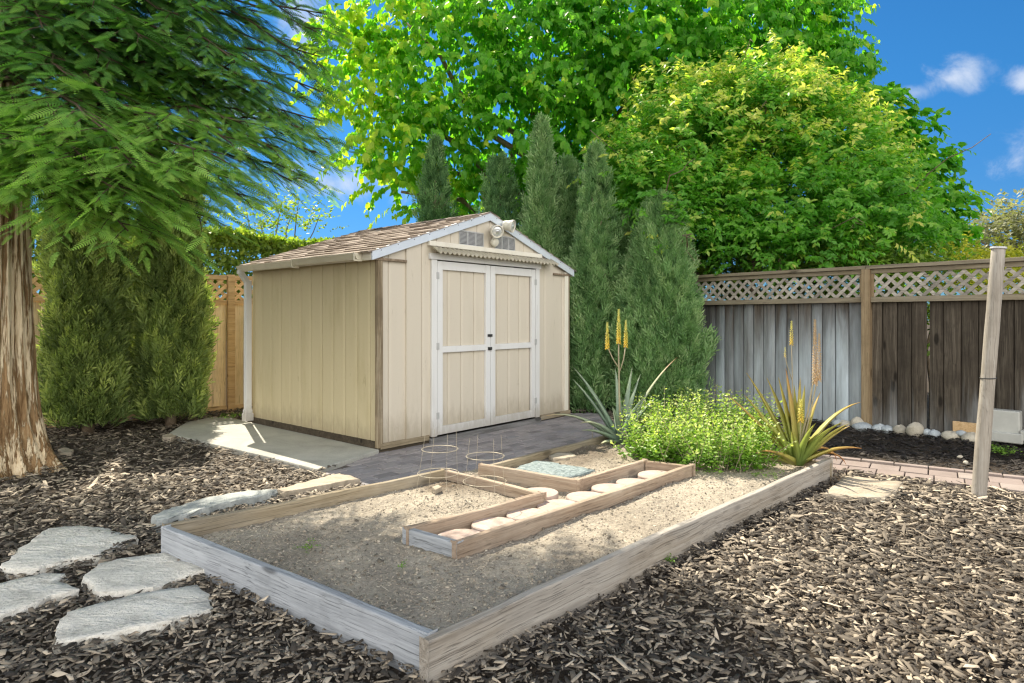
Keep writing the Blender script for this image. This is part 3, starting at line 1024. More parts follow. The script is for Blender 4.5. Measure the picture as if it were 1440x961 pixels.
while y < SD + ob:
    yb = min(y + .17, SD + ob + .014)
    z = zr(XM) + .02 + rs.uniform(0, .004)
    rc.add([(XM - .11, y, z - .036), (XM, y, z), (XM + .11, y, z - .036), (XM - .11, yb, z - .042), (XM, yb, z - .006), (XM + .11, yb, z - .042)], [(0, 1, 4, 3), (1, 2, 5, 4)])
    y += .15
o = rc.build('ridge_cap', M['shingle'], roof)
# rake boards with metal drip edge
for sgn in (-1, 1):
    xe = -ex if sgn < 0 else SW + ex
    r_ = MB()
    a, b = (xe, XM) if sgn < 0 else (XM, xe)
    za, zb = zr(a), zr(b)
    hh, tp = .078, .012
    V = [(a, -of - .004, za - hh), (b, -of - .004, zb - hh), (b, -of - .004, zb + tp), (a, -of - .004, za + tp),
         (a, -of + .016, za - hh), (b, -of + .016, zb - hh), (b, -of + .016, zb + tp), (a, -of + .016, za + tp)]
    r_.add(V, [(0, 1, 2, 3), (7, 6, 5, 4), (0, 4, 5, 1), (1, 5, 6, 2), (2, 6, 7, 3), (3, 7, 4, 0)])
    ro = r_.build('rake_board', M['flash'], shed, bevel=.002)
    for k in range(8):
        nl = MB()
        xx = a + (b - a) * (k + .5) / 8
        nl.lathe([(.005, 0), (.004, .003)], (xx, -of - .0042, zr(xx) - .012), (0, -1, 0), 8)
        nl.build('nail', M['dark'], ro)
# soffits and eave boards
for sgn in (-1, 1):
    xa, xb = (-ex, .03) if sgn < 0 else (SW - .03, SW + ex)
    MB().box(xa, xb, -of + .018, SD + ob, zr(-ex) - .062, zr(-ex) - .045).build('soffit', M['soffit'], shed)
MB().box(-ex - .002, -ex + .016, -of + .018, SD + ob, zr(-ex) - .075, zr(-ex) - .0).build('fascia', M['cream_trim'], shed)
MB().box(SW + ex - .016, SW + ex + .002, -of + .018, SD + ob, zr(-ex) - .075, zr(-ex)).build('fascia', M['cream_trim'], shed)
# soffit returns behind the rake at each corner
for xa, xb in ((-ex + .02, .328), (2.742, SW + ex - .02)):
    zt = zr(-ex) - .06
    MB().box(xa, xb, -of + .0175, -.001, zt - .012, zt + .012).build('soffit_return', M['soffit'], shed)
# gutter (two lengths, the front one lapped over the rear one)
zg = zr(-ex) - .008


def gutter(y0, y1, dx, dz):
    prof = [(0, 0), (0, -.06), (-.05, -.06), (-.06, -.045), (-.075, -.02), (-.085, -.005), (-.085, .003), (-.078, .003), (-.076, -.006), (-.054, -.045), (-.047, -.053), (-.006, -.053), (-.006, 0)]
    n = len(prof)
    V = [(-ex - .004 + p[0] - dx, y, zg + p[1] + dz) for y in (y0, y1) for p in prof]
    Fq = [(i, (i + 1) % n, n + (i + 1) % n, n + i) for i in range(n)]
    Fq += [tuple(reversed(range(n))), tuple(range(n, 2 * n))]
    m = MB(); m.add(V, Fq)
    # end caps close the trough
    cap = [(0, 0), (0, -.06), (-.05, -.06), (-.075, -.02), (-.085, 0)]
    for y in (y0 - .002, y1 + .002):
        m.add([(-ex - .004 + p[0] - dx, y, zg + p[1] + dz) for p in cap], [tuple(range(len(cap)))])
    for y in (y0 + .01,):
        m.box(-ex - .09 - dx, -ex - .004 - dx, y - .012, y, zg - .075 + dz, zg - .062 + dz)
        m.box(-ex - .095 - dx, -ex - .086 - dx, y - .012, y, zg - .07 + dz, zg + .006 + dz)
    return m.build('gutter', M['gutter'], shed)


gutter(.10, 1.20, .004, .0)
gutter(1.19, SD + .02, 0.0, -.012)
dsx, dsy = -.075, SD - .02
m = MB()
m.box(dsx - .035, dsx + .035, dsy - .03, dsy + .03, .20, zg - .17)
m.beam((dsx - .085, dsy, zg - .085), (dsx, dsy, zg - .20), .056, .062, (0, 1, 0))
m.box(dsx - .12, dsx - .05, dsy - .03, dsy + .03, zg - .10, zg - .055)
m.box(dsx - .042, dsx + .042, dsy - .037, dsy + .037, .17, .215)
m.box(dsx - .05, dsx + .05, dsy - .045, dsy + .045, .085, .17)
m.build('downspout', M['white'], shed, bevel=.004)

# ------------------------------------------------------------------ raised bed
bed = thing('raised_garden_bed', 'weathered grey timber raised garden bed filled with dry soil', 'raised bed', (0.4, 4.2, 0))


def board(name, p, q, mat, parent, th=.042, h=.26, zt=ZT, side=0, parts=None):
    """edging board on edge, its top outer arris from p to q; side shifts the thickness left(+)/right(-) of p->q"""
    p, q = np.array(p, float), np.array(q, float)
    d = q[:2] - p[:2]
    L = np.linalg.norm(d)
    m = MB()
    y0 = {1: 0.0, -1: -th, 0: -th / 2}[side]
    nseg = max(2, int(L / .12))
    V, Fq = [], []
    rr = random.Random(int(L * 1e4))
    ph = rr.uniform(0, 6)
    for i in range(nseg + 1):
        x = L * i / nseg
        wz = .0035 * math.sin(2.1 * x + ph) + .0018 * math.sin(7.3 * x + ph * 2) + rr.uniform(-.0012, .0012)
        wy = .004 * math.sin(1.3 * x + ph) * math.sin(math.pi * i / nseg)
        V += [(x, y0 + wy, zt - h), (x, y0 + th + wy, zt - h), (x, y0 + th + wy, zt + wz), (x, y0 + wy, zt + wz + rr.uniform(-.001, .001))]
    for i in range(nseg):
        a = 4 * i
        for k in range(4):
            Fq.append((a + k, a + 4 + k, a + 4 + (k + 1) % 4, a + (k + 1) % 4))
    Fq += [(3, 2, 1, 0), (4 * nseg, 4 * nseg + 1, 4 * nseg + 2, 4 * nseg + 3)]
    m.add(V, Fq)
    o = m.build(name, mat, parent, bevel=.006, loc=(p[0] - parent.location.x, p[1] - parent.location.y, 0), rz=math.atan2(d[1], d[0]))
    return o


b = board('front_board', pF0, pF1 + nrm(pF1 - pF0) * -.012, M['bed_wood_grey'], bed, side=1)
tag(b, 'silver grey weathered front board')
b = board('long_board', pR0 - nrm(pR1 - pR0) * .03, pR1, M['bed_wood'], bed, side=1, zt=ZT + .004)
tag(b, 'brown grey long board')
board('back_board', pA0, pA1, M['edge_wood'], bed, side=0, zt=ZT - .002)
board('back_board', pI0, pI1, M['edge_wood'], bed, side=0, zt=.15)
board('end_board', pX0, pX1, M['edge_wood'], bed, side=1, zt=.14)
path_frame = thing('path_frame', 'brown timber edging framing the stepping stone walkway inside the bed', 'garden edging', (0.3, 4.2, 0))
b = board('end_board', pE0, pE1, M['bed_wood_grey'], path_frame, side=1, zt=ZT - .003)
tag(b, 'blue grey weathered end board')
board('long_board', pE1 - nrm(pD1 - pE1) * .004, pD1, M['path_wood'], path_frame, side=1, zt=ZT)
board('side_board', pE0 + nrm(pBC - pE0) * .003, pBC, M['path_wood'], path_frame, side=-1, zt=ZT + .001)
board('entry_board', pBC - nrm(pA1 - pBC) * .03, pA1 + nrm(pBC - pA1) * .025, M['path_wood'], path_frame, side=-1, zt=ZT - .004)
board('far_board', pD1 + nrm(pG0 - pD1) * .004, pG0, M['path_wood'], path_frame, side=1, zt=ZT - .002)
board('side_board', pG0 - nrm(pGH - pG0) * .004, pGH, M['path_wood'], path_frame, side=-1, zt=ZT)
board('entry_board', pGH - nrm(pH1 - pGH) * .03, pH1, M['path_wood'], path_frame, side=-1, zt=ZT + .002)

# soil: one grid over the bed
bc_ = np.mean([p[:2] for p in (pF0, pR0, pR1, pI1)], 0)
P0, P1, P2, P3 = [p[:2] + nrm(bc_ - p[:2]) * .035 for p in (pF0, pR0, pR1, pI1)]
nu, nv = 190, 230
uu, vv = np.meshgrid(np.linspace(0, 1, nu), np.linspace(0, 1, nv), indexing='ij')
# near edge = front board (pF0..pR0); far edge = (pI1..pR1)
near = P0[None, None] * (1 - uu[..., None]) + P1[None, None] * uu[..., None]
far = P3[None, None] * (1 - uu[..., None]) + P2[None, None] * uu[..., None]
XY = near * (1 - vv[..., None]) + far * vv[..., None]
flat = XY.reshape(-1, 2)


def vnoise(P, scale, seed):
    r = np.random.default_rng(seed)
    G = r.random((64, 64))
    q = P * scale + 1000
    i = np.floor(q).astype(int)
    f = q - i
    f = f * f * (3 - 2 * f)
    g = lambda a, b: G[(i[:, 0] + a) % 64, (i[:, 1] + b) % 64]
    return (g(0, 0) * (1 - f[:, 0]) + g(1, 0) * f[:, 0]) * (1 - f[:, 1]) + (g(0, 1) * (1 - f[:, 0]) + g(1, 1) * f[:, 0]) * f[:, 1]


def soil_z(P):
    z = .093 + .03 * (vnoise(P, 1.6, 1) - .5) + .014 * (vnoise(P, 5, 2) - .5) + .009 * (vnoise(P, 14, 3) - .5) + .009 * (vnoise(P, 40, 4) - .5)
    chan = in_poly(P, [pE0[:2], pE1[:2], pD1[:2], pG0[:2], pGH[:2], pH1[:2], pA1[:2], pBC[:2]])
    z = np.where(chan, z - .03, z)
    mound = gp(640, 690, .1)[:2]
    dd = np.linalg.norm(P - mound, axis=1)
    z += .02 * np.exp(-(dd / .25) ** 2)
    return z


zz = soil_z(flat)


def damp(P):
    """darker, freshly turned soil: 1 on the turned patches, 0 on the dry crust"""
    md = np.linalg.norm(P - gp(640, 684, .1)[:2], axis=1)
    md2 = np.linalg.norm(P - gp(800, 640, .1)[:2], axis=1)
    dk = np.clip(1.5 - md / .21 + .7 * (vnoise(P, 9, 8) - .5), 0, 1) * .95
    dk = np.maximum(dk, np.clip(1.4 - md2 / .55 + .8 * (vnoise(P, 7, 9) - .5), 0, 1) * .7)
    return np.clip(dk + .3 * np.clip(vnoise(P, 3, 10) * 2 - 1.1, 0, 1), 0, 1)


dark = damp(flat)
ids = np.arange(nu * nv).reshape(nu, nv)
quads = np.stack([ids[:-1, :-1], ids[1:, :-1], ids[1:, 1:], ids[:-1, 1:]], -1).reshape(-1, 4)
o = np_mesh('garden_soil', np.column_stack([flat, zz]), [quads], M['soil'], tint=dark, smooth_=True)
tag(o, 'dry tan soil inside the raised bed', kind='structure')


# ------------------------------------------------------------------ loose bark mulch
CHIP = (np.array([(-.5, -.12, 0), (.28, -.5, 0), (.5, .1, 0), (-.30, .5, 0), (-.46, -.10, .9), (.24, -.38, 1.2), (.44, .08, .7), (-.26, .36, 1.1)], float),
        [np.array([(4, 5, 6, 7), (0, 1, 5, 4), (1, 2, 6, 5), (2, 3, 7, 6), (3, 0, 4, 7)])])


def chip_field(P, zf, length, width, thick, tint, tilt=.24):
    n = len(P)
    yaw = rng.uniform(0, 2 * math.pi, n)
    xd = np.column_stack([np.cos(yaw), np.sin(yaw), rng.normal(0, tilt, n)])
    up = np.column_stack([rng.normal(0, tilt, n), rng.normal(0, tilt, n), np.ones(n)])
    y = nrm(np.cross(up, xd)); x = nrm(xd); z = np.cross(x, y)
    Rm = np.stack([x, y, z], -1)
    pos = np.column_stack([P, zf])
    V, Fs, T = instance(CHIP[0], CHIP[1], pos, Rm, np.column_stack([length, width, thick]), tint)
    V = V.reshape(n, 8, 3)
    jit = rng.normal(0, .13, (n, 4, 1)) * length[:, None, None] * x[:, None, :] + rng.normal(0, .16, (n, 4, 1)) * width[:, None, None] * y[:, None, :]
    V[:, :4] += jit
    V[:, 4:] += jit
    return V.reshape(-1, 3), Fs, T


flag_specs = [
    ('flagstone', [(0, 800), (32, 772), (68, 746), (112, 740), (150, 744), (192, 757), (165, 768), (140, 783), (100, 788), (55, 802), (20, 806)], 'flagstone',
     'pale grey flagstone with pointed right end, farthest left stone behind the other three'),
    ('flagstone', [(115, 817), (140, 797), (190, 786), (236, 777), (262, 790), (288, 803), (250, 813), (215, 829), (150, 838), (132, 832)], 'flagstone',
     'pale flagstone touching the left corner of the raised bed'),
    ('flagstone', [(-60, 832), (0, 823), (60, 811), (92, 812), (80, 820), (112, 832), (60, 848), (0, 868), (-50, 876)], 'flagstone',
     'pale flagstone cut off by the left picture edge'),
    ('flagstone', [(78, 905), (82, 880), (95, 862), (130, 852), (200, 838), (277, 823), (297, 838), (297, 857), (240, 878), (150, 898), (110, 903)], 'flagstone',
     'large pale flagstone nearest the viewer, with a long crack'),
    ('flagstone', [(1158, 696), (1176, 682), (1190, 670), (1232, 674), (1270, 680), (1262, 690), (1245, 704), (1200, 700)], 'tanstone',
     'tan flagstone lying in mulch beside the brick path'),
    ('edging_stone', [(213, 735), (240, 722), (290, 708), (345, 699), (392, 695), (378, 703), (300, 720), (238, 738), (222, 741)], 'edgestone',
     'long curved grey edging stone along the left back of the raised bed'),
    ('edging_stone', [(390, 696), (440, 682), (478, 673), (506, 681), (470, 687), (430, 694), (400, 700)], 'tanstone',
     'sunlit tan edging stone between the grey one and the patio'),
    ('small_stone', [(82, 634), (92, 631), (103, 635), (100, 639), (86, 640)], 'tanstone', 'small pale stone lying by the redwood trunk'),
    ('small_stone', [(228, 614), (238, 612), (248, 615), (240, 618), (229, 618)], 'tanstone', 'small round pale stone in mulch beside the concrete slab'),
]
NOCHIP = [[tuple(p) for p in BED], slab_poly, patio_poly]
flag_polys = [[gp(px, py, .035)[:2] for px, py in spec[1]] for spec in flag_specs]

b0 = np.array(brick_poly[0])
bp = [b0 + bdir[:2] * a + bn * c for a, c in ((-.3, 0), (3.4, 0), (3.4, -.5), (-.3, -.5))]
NOCHIP.append([tuple(p) for p in bp])


def chips_at(n, x0, x1, y0, y1, prob):
    P = np.column_stack([rng.uniform(x0, x1, n), rng.uniform(y0, y1, n)])
    keep = rng.random(n) < prob(P)
    for poly in NOCHIP:
        keep &= ~in_poly(P, poly)
    for poly in flag_polys:
        c = np.mean(poly, 0)
        keep &= ~in_poly(P, [c + (np.array(p) - c) * .93 for p in poly])
    loc = (P - C0[:2]) @ np.array([[U[0], Vv[0]], [U[1], Vv[1]]])
    keep &= ~((loc[:, 0] > -.02) & (loc[:, 0] < SW + .02) & (loc[:, 1] > -.02) & (loc[:, 1] < SD))
    return P[keep]


pass
FR0, FRD = np.array((2.63, 9.0)), nrm(np.array((.885, -1.0)))
FRN = np.array((-FRD[1], FRD[0]))
FL0, FLD = np.array((-5.9, 7.27)), nrm(np.array((1.72, 1.4)))
FLN = np.array((-FLD[1], FLD[0]))

def inside_yard(P):
    return (((P - FR0) @ FRN) < .03) & (((P - FL0) @ FLN) < .03)


def prob(P):
    d = np.linalg.norm(P, axis=1)
    k = np.clip(1.15 - (d - 2.4) * .22, .22, 1)
    view = np.abs(P[:, 0]) < P[:, 1] * .9 + 1.2
    return k * view * inside_yard(P)


P = chips_at(380000, -6.6, 6.8, 1.0, 9.5, prob)
d = np.linalg.norm(P, axis=1)
n = len(P)
sc = .85 + np.clip(d - 3.0, 0, 5) * .13
kind = rng.random(n)                                     # fines, shreds, chunks
ln = np.where(kind < .42, rng.uniform(.006, .018, n), np.where(kind < .88, rng.gamma(4, .0085, n) + .01, rng.uniform(.03, .075, n))) * sc
wd = ln * np.where(kind < .42, rng.uniform(.4, .9, n), np.where(kind < .88, rng.uniform(.16, .6, n), rng.uniform(.3, .7, n)))
wd = np.minimum(wd, .026 * sc)
tk = rng.uniform(.0015, .006, n)
strip = ((P - b0) @ bn > 0) & ((P - b0) @ bdir[:2] > -.6)            # the dark bed behind the brick path
zf = .004 + np.where(strip, .045 * np.clip(1 - (-((P - FR0) @ FRN)) / .75, 0, 1), 0) + (rng.uniform(0, .022, n) + .02 * vnoise(P, 2.2, 20) + .018 * vnoise(P, 7, 22)) * np.where(strip, .6, 1)
t = np.clip(rng.beta(1.8, 2.0, n) * (.85 + .4 * vnoise(P, .9, 21)) - .1 * (kind < .42), 0, 1)
V, Fs, T = chip_field(P[~strip], zf[~strip], ln[~strip], wd[~strip], tk[~strip], t[~strip])
tag(np_mesh('bark_mulch', V, Fs, M['chips'], tint=T), 'brown grey bark chip mulch over the yard', kind='stuff')
V, Fs, T = chip_field(P[strip], zf[strip], ln[strip], wd[strip], tk[strip], t[strip])
tag(np_mesh('dark_mulch', V, Fs, M['chips_dark'], tint=T), 'near black mulch between brick path and fence', kind='stuff')

# crumbs, bits of straw and grit on the soil
n = 46000
q = rng.random((n, 2))
Pn = (P0 * (1 - q[:, :1]) + P1 * q[:, :1]) * (1 - q[:, 1:]) + (P3 * (1 - q[:, :1]) + P2 * q[:, :1]) * q[:, 1:]
dd = np.linalg.norm(Pn, axis=1)
Pn = Pn[rng.random(n) < np.clip(1.5 - dd * .2, .3, 1)]
n = len(Pn)
ln = rng.gamma(1.5, .0028, n) + .0022
stick = rng.random(n) < .3
wd = np.where(stick, .0022, ln * rng.uniform(.5, 1.0, n))
ln = np.where(stick, ln * 3.2 + .006, ln)
t = np.clip((rng.beta(2, 2, n) + .2 * stick) * (1 - .75 * damp(Pn)), 0, 1)
V, Fs, T = chip_field(Pn, soil_z(Pn) - .001, ln, wd, np.where(stick, .0022, ln * .5), t, .3)
tag(np_mesh('soil_crumbs', V, Fs, M['crumbs'], tint=T), 'crumbs and straw bits on the dry bed soil', kind='stuff')


# ------------------------------------------------------------------ stones
def flag(name, poly, mat, label, z=.04, th=.07, seed=0, group=None, rough=.006):
    r = random.Random(seed)
    c = np.mean(poly, 0)
    pts = []
    n = len(poly)
    for i in range(n):
        a, b = np.array(poly[i]), np.array(poly[(i + 1) % n])
        k = max(2, int(np.linalg.norm(b - a) / .035))
        dv = (b - a) / np.linalg.norm(b - a)
        for j in range(k):
            p = a + (b - a) * j / k
            if j: p = p + np.array((-dv[1], dv[0])) * r.gauss(0, .005)
            pts.append(p - c)
    m = len(pts)
    rings = [(1.01, z - th), (1.015, z - .02), (1.0, z - .006), (.985, z), (.75, z), (.5, z), (.25, z)]
    V, Fq = [], []
    for ri, (s, zz) in enumerate(rings):
        for p in pts:
            x, y = p * s
            hz = 0 if ri < 2 else rough * (math.sin(9 * (x + c[0]) + 5 * y + seed) + math.sin(23 * y - 11 * x + seed * 2) * .6)
            jx = r.gauss(0, .003) if ri in (1, 2, 3) else 0
            V.append((x + jx, y + jx * .6, zz + hz + (r.gauss(0, .0012) if ri > 1 else 0)))
    V.append((0, 0, z))
    for ri in range(len(rings) - 1):
        for i in range(m):
            i2 = (i + 1) % m
            Fq.append((ri * m + i, ri * m + i2, (ri + 1) * m + i2, (ri + 1) * m + i))
    k = len(rings) - 1
    for i in range(m):
        Fq.append((k * m + i, k * m + (i + 1) % m, len(V) - 1))
    # keep counter-clockwise
    area = sum(pts[i][0] * pts[(i + 1) % m][1] - pts[(i + 1) % m][0] * pts[i][1] for i in range(m))
    if area < 0: Fq = [tuple(reversed(f)) for f in Fq]
    b = MB(); b.add(V, Fq)
    o = b.build(name, mat, loc=(c[0], c[1], 0), smooth_=True)
    o.data.polygons.foreach_set('use_smooth', [i >= 3 * m for i in range(len(o.data.polygons))])
    cat = {'flagstone': 'flagstone', 'edging_stone': 'edging stone', 'small_stone': 'stone'}.get(name, 'stone')
    return tag(o, label, cat, group)


for i, (spec, poly) in enumerate(zip(flag_specs, flag_polys)):
    nm, _, mt, lab = spec
    flag(nm, poly, M[mt], lab, z={'flagstone': .045, 'edging_stone': .075, 'small_stone': .05}[nm], th=.12 if nm == 'edging_stone' else .07, seed=i,
         group={'flagstone': 'flagstones set in the mulch', 'edging_stone': 'edging stones along the bed', 'small_stone': 'small stones in the mulch'}[nm],
         rough=.006 if nm == 'flagstone' else .003)

slate_poly = [gp(px, py, .12)[:2] for px, py in ((722, 661), (736, 653), (755, 646), (795, 653), (837, 661), (815, 667), (790, 671), (755, 667))]
o = flag('slate_slab', slate_poly, M['slate'], 'blue green slate slab lying on the bed soil', .118, .04, 77, None, .003)
o['category'] = 'slate slab'
tan_poly = [gp(px, py, .11)[:2] for px, py in ((772, 642), (785, 638), (803, 639), (811, 643), (795, 646), (778, 646))]
flag('small_stone', tan_poly, M['tanstone'], 'thin tan stone chip behind the slate slab in the bed', .12, .04, 78, 'small stones in the mulch', .002)
chip_poly = [gp(px, py, .12)[:2] for px, py in ((607, 688), (616, 685), (621, 688), (612, 692))]
flag('small_stone', chip_poly, M['tanstone'], 'small pale stone on the dark soil mound below the left wire cage', .135, .03, 79, 'small stones in the mulch', .002)

# round stepping stones in the framed walkway
pm = MB().lathe([(.128, -.055), (.134, -.035), (.134, -.006), (.130, 0.0), (.09, .0005), (.05, .0008), (.005, .001)], seg=56)
ce0 = (pE0 + pE1) / 2
ce1 = (pD1 + pG0) / 2
cd = nrm(ce1 - ce0)
order = ['nearest round pink paver, just inside the blue grey end board', 'second round pink paver from the near end of the walkway', 'third round pink paver from the near end of the walkway',
         'fourth round pink paver, where the walkway meets its entry', 'fifth round pink paver from the near end of the walkway', 'sixth round pink paver, third from the far end of the walkway',
         'seventh round pink paver, second from the far end of the walkway', 'farthest round pink paver, in the far corner of the walkway']
Lw = np.linalg.norm(ce1 - ce0)
first = None
spots = [ce0 + cd * (Lw * (.085 + .117 * i)) for i in range(8)]
for i, p in enumerate(spots):
    if first is None:
        o = first = pm.build('round_paver', M['paver_round'], smooth_=False, bevel=.0)
    else:
        o = first.copy(); COL.objects.link(o)
    o.location = (p[0] + random.uniform(-.012, .012), p[1] + random.uniform(-.012, .012), .112 + random.uniform(-.008, .008))
    o.rotation_euler = (random.uniform(-.03, .03), random.uniform(-.03, .03), random.uniform(0, 6))
    tag(o, order[i], 'stepping stone', 'round pink pavers in the walkway')
o = first.copy(); COL.objects.link(o)
pe = gp(762, 695, .13)
o.location = (pe[0] - .02, pe[1] + .06, .125)
tag(o, 'round pink paver in the walkway entry towards the patio', 'stepping stone', 'round pink pavers in the walkway')


# cobbles along the fence
def fence_spot(px, off):
    """point in front of the weathered fence, off metres from its boards, on the line of sight through column px"""
    k = (px - 720) / F
    a = FR0 - FRN * off
    t_ = (k * a[1] - a[0]) / (FRD[0] - k * FRD[1])
    return np.append(a + FRD * t_, 0)


bk = MB()
for i in range(41):
    c = FR0 + FRD * (-.4 + i * .15)
    for j in range(6):
        q = c - FRN * (j * .15 - .02)
        bk.v.append((q[0], q[1], .045 * (1 - j / 5) - .003 + random.uniform(-.006, .006)))
for i in range(40):
    for j in range(5):
        a_ = i * 6 + j
        bk.f.append((a_, a_ + 1, a_ + 7, a_ + 6))
tag(bk.build('mulch_bank', M['ground'], smooth_=True), 'dark soil banked against the fence', kind='structure')


def cobble(px, py, r, flatn, mat, label, seed, near=True):
    rad = r / F * 7.0
    g = fence_spot(px, .03 + rad * 1.0) if near else gp(px, py, .03)
    zc = max(H - (py - HY) / F * g[1], .03) + rad * flatn * .35 + .012
    rr = random.Random(seed)
    V, Fq = [], []
    nu, nvv = 14, 9
    ph = [rr.uniform(0, 6) for _ in range(6)]
    el = rr.uniform(.75, 1.0)
    for i in range(nvv + 1):
        th = math.pi * i / nvv
        for k in range(nu):
            a = 2 * math.pi * k / nu
            f = 1 + .09 * math.sin(2 * a + ph[0]) + .06 * math.sin(3 * a + ph[1] + th * 2) + .05 * math.cos(2 * th + ph[2])
            V.append((rad * f * math.sin(th) * math.cos(a), rad * el * f * math.sin(th) * math.sin(a), rad * flatn * f * math.cos(th)))
    for i in range(nvv):
        for k in range(nu):
            k2 = (k + 1) % nu
            Fq.append((i * nu + k, (i + 1) * nu + k, (i + 1) * nu + k2, i * nu + k2))
    m = MB(); m.add(V, Fq)
    o = m.build('cobble', mat, smooth_=True, loc=(g[0], g[1], zc if near else .045), rz=rr.uniform(-.5, .5))
    return tag(o, label, 'stone', 'cobbles along the right fence')


cob = [(1180, 603, 10, .7, 'rock_blue', 'grey cobble leaning on the fence, leftmost behind the golden aloe'),
       (1188, 610, 11, .6, 'rock_tan', 'flat buff cobble at the left end of the row below the grey leaning one'),
       (1206, 600, 10, .9, 'rock_tan', 'upright pale cobble just left of the wooden fence post'),
       (1213, 611, 14, .5, 'rock_blue', 'long flat blue grey cobble at the foot of the fence post'),
       (1236, 609, 10, .7, 'rock_blue', 'blue grey cobble just right of the fence post'),
       (1248, 610, 10, .65, 'rock_blue', 'second blue grey cobble right of the fence post'),
       (1266, 610, 10, .75, 'rock_tan', 'rounded cream cobble touching the biggest cobble on its left'),
       (1287, 611, 14, .75, 'rock_tan', 'biggest tan cobble, in the middle of the row'),
       (1290, 620, 10, .4, 'rock_tan', 'flat tan stone in front of the biggest cobble'),
       (1265, 619, 8, .4, 'rock_tan', 'flat pale stone in front of the rounded cream cobble'),
       (1304, 612, 7, .7, 'rock_blue', 'small blue cobble just right of the biggest cobble'),
       (1314, 616, 9, .75, 'rock_blue', 'white blue cobble between the biggest cobble and the pale oval one'),
       (1338, 619, 11, .7, 'rock_tan', 'pale oval cobble standing alone left of the leaning pole'),
       (1352, 613, 8, .5, 'rock_blue', 'small white flat cobble in front of the leaning board scrap'),
       (1365, 622, 11, .75, 'rock_tan', 'pale cobble right behind the leaning pole')]
for i, c in enumerate(cob):
    cobble(c[0], c[1], c[2], c[3], M[c[4]], c[5], 100 + i)
# two white stones lying in the dark mulch
for i, (px, py, lab) in enumerate(((1350, 645, 'small white pebble in dark mulch left of the pole'), (1358, 653, 'tiny white pebble in dark mulch beside the brick edge'))):
    o = cobble(px, py, 3.2, .6, M['rock_tan'], lab, 200 + i, False)
    o.name = 'pebble'; o['group'] = 'white pebbles in the dark mulch'

# ------------------------------------------------------------------ fences
def lattice(mb, x0, x1, z0, z1, y, w=.035, t=.007, pitch=.098):
    for layer, sg in ((0, 1), (1, -1)):
        c = x0 - (z1 - z0) - .1
        yy = y + layer * t * 1.05
        while c < x1 + (z1 - z0) + .1:
            # line x = c + (z - z0) * sg (45 degrees); clip to the rectangle
            if sg > 0:
                za, zb = max(z0, z0 + (x0 - c)), min(z1, z0 + (x1 - c))
                f = lambda z: c + (z - z0)
            else:
                za, zb = max(z0, z0 + (c - x1)), min(z1, z0 + (c - x0))
                f = lambda z: c - (z - z0)
            if zb - za > .02:
                mb.beam((f(za), yy, za), (f(zb), yy, zb), w, t, (0, 1, 0))
            c += pitch * 1.0 / math.cos(R(45)) * .90


def boards_panel(x0, x1, z0, z1, y, w=.148, seed=0, gaps=(), lap=True):
    mb = MB()
    r = random.Random(seed)
    x = x0
    i = 0
    while x < x1 - .02:
        ww = min(w + r.uniform(-.014, .012), x1 - x)
        g = next((gg for gg in gaps if x <= gg < x + ww), None)
        dy = r.uniform(-.003, .006)
        dz = r.uniform(-.012, .008)
        b = r.uniform(.004, .012)
        if lap and g is None:
            mb.box(x + ww - .04, x + ww + .04, y + .028, y + .044, z0 + r.uniform(-.01, .01), z1 - .01)
        # slightly cupped board
        V, Fq = [], []
        k = 4
        for j in range(k + 1):
            s = j / k
            cy = -b * math.sin(math.pi * s)
            xx = x + (.006 if lap else .003) + (ww - (.012 if lap else .006)) * s
            for z in (z0 + dz, z1):
                V += [(xx, y + dy + cy, z), (xx, y + dy + cy + .016, z)]
        for j in range(k):
            a = 4 * j
            Fq += [(a, a + 4, a + 6, a + 2), (a + 1, a + 3, a + 7, a + 5), (a + 2, a + 6, a + 7, a + 3), (a, a + 1, a + 5, a + 4)]
        Fq += [(0, 2, 3, 1), (4 * k, 4 * k + 1, 4 * k + 3, 4 * k + 2)]
        mb.add(V, Fq)
        x += ww + (.018 if g is not None else 0)
        i += 1
    return mb


fr = thing('right_fence'.replace('right_', 'weathered_'), 'weathered dark board fence with lattice top behind the cobbles', 'fence', (FR0[0], FR0[1], 0), math.atan2(FRD[1], FRD[0]))
posts = [-2.64, -.24, 2.16, 4.56, 6.9]
for i in range(4):
    a, b = posts[i], posts[i + 1]
    mt = M['fence_stained'] if i < 2 else M['fence_dark']
    p = boards_panel(a + .0, b, .02, 1.50, .03, seed=40 + i, gaps=(2.63,) if i == 2 else ()).build('board_panel', mt, fr)
    if i == 1: tag(p, 'boards streaked with blue white stains')
    l = MB(); lattice(l, a + .05, b - .05, 1.535, 1.80, .0)
    l.build('lattice', M['lattice_grey'], fr)
    r1 = MB().box(a + .047, b - .047, -.03, .02, 1.475, 1.535).build('rail', M['fence_rail'], fr, bevel=.003)
    r2 = MB().box(a + .047, b - .047, -.02, .02, 1.80, 1.85).build('rail', M['fence_rail'], fr, bevel=.003)
    for q0, q1 in ((a + .047, a + .075), (b - .075, b - .047)):
        MB().box(q0, q1, -.018, -.003, 1.537, 1.798).build('lattice_frame', M['fence_post'], fr)
    MB().box(a + .002, b - .002, -.055, .06, 1.852, 1.892).build('cap_rail', M['fence_rail'], fr, bevel=.003)
for s in posts:
    MB().box(s - .045, s + .045, -.06, .028, -.02, 1.85).build('post', M['fence_post'], fr, bevel=.004)

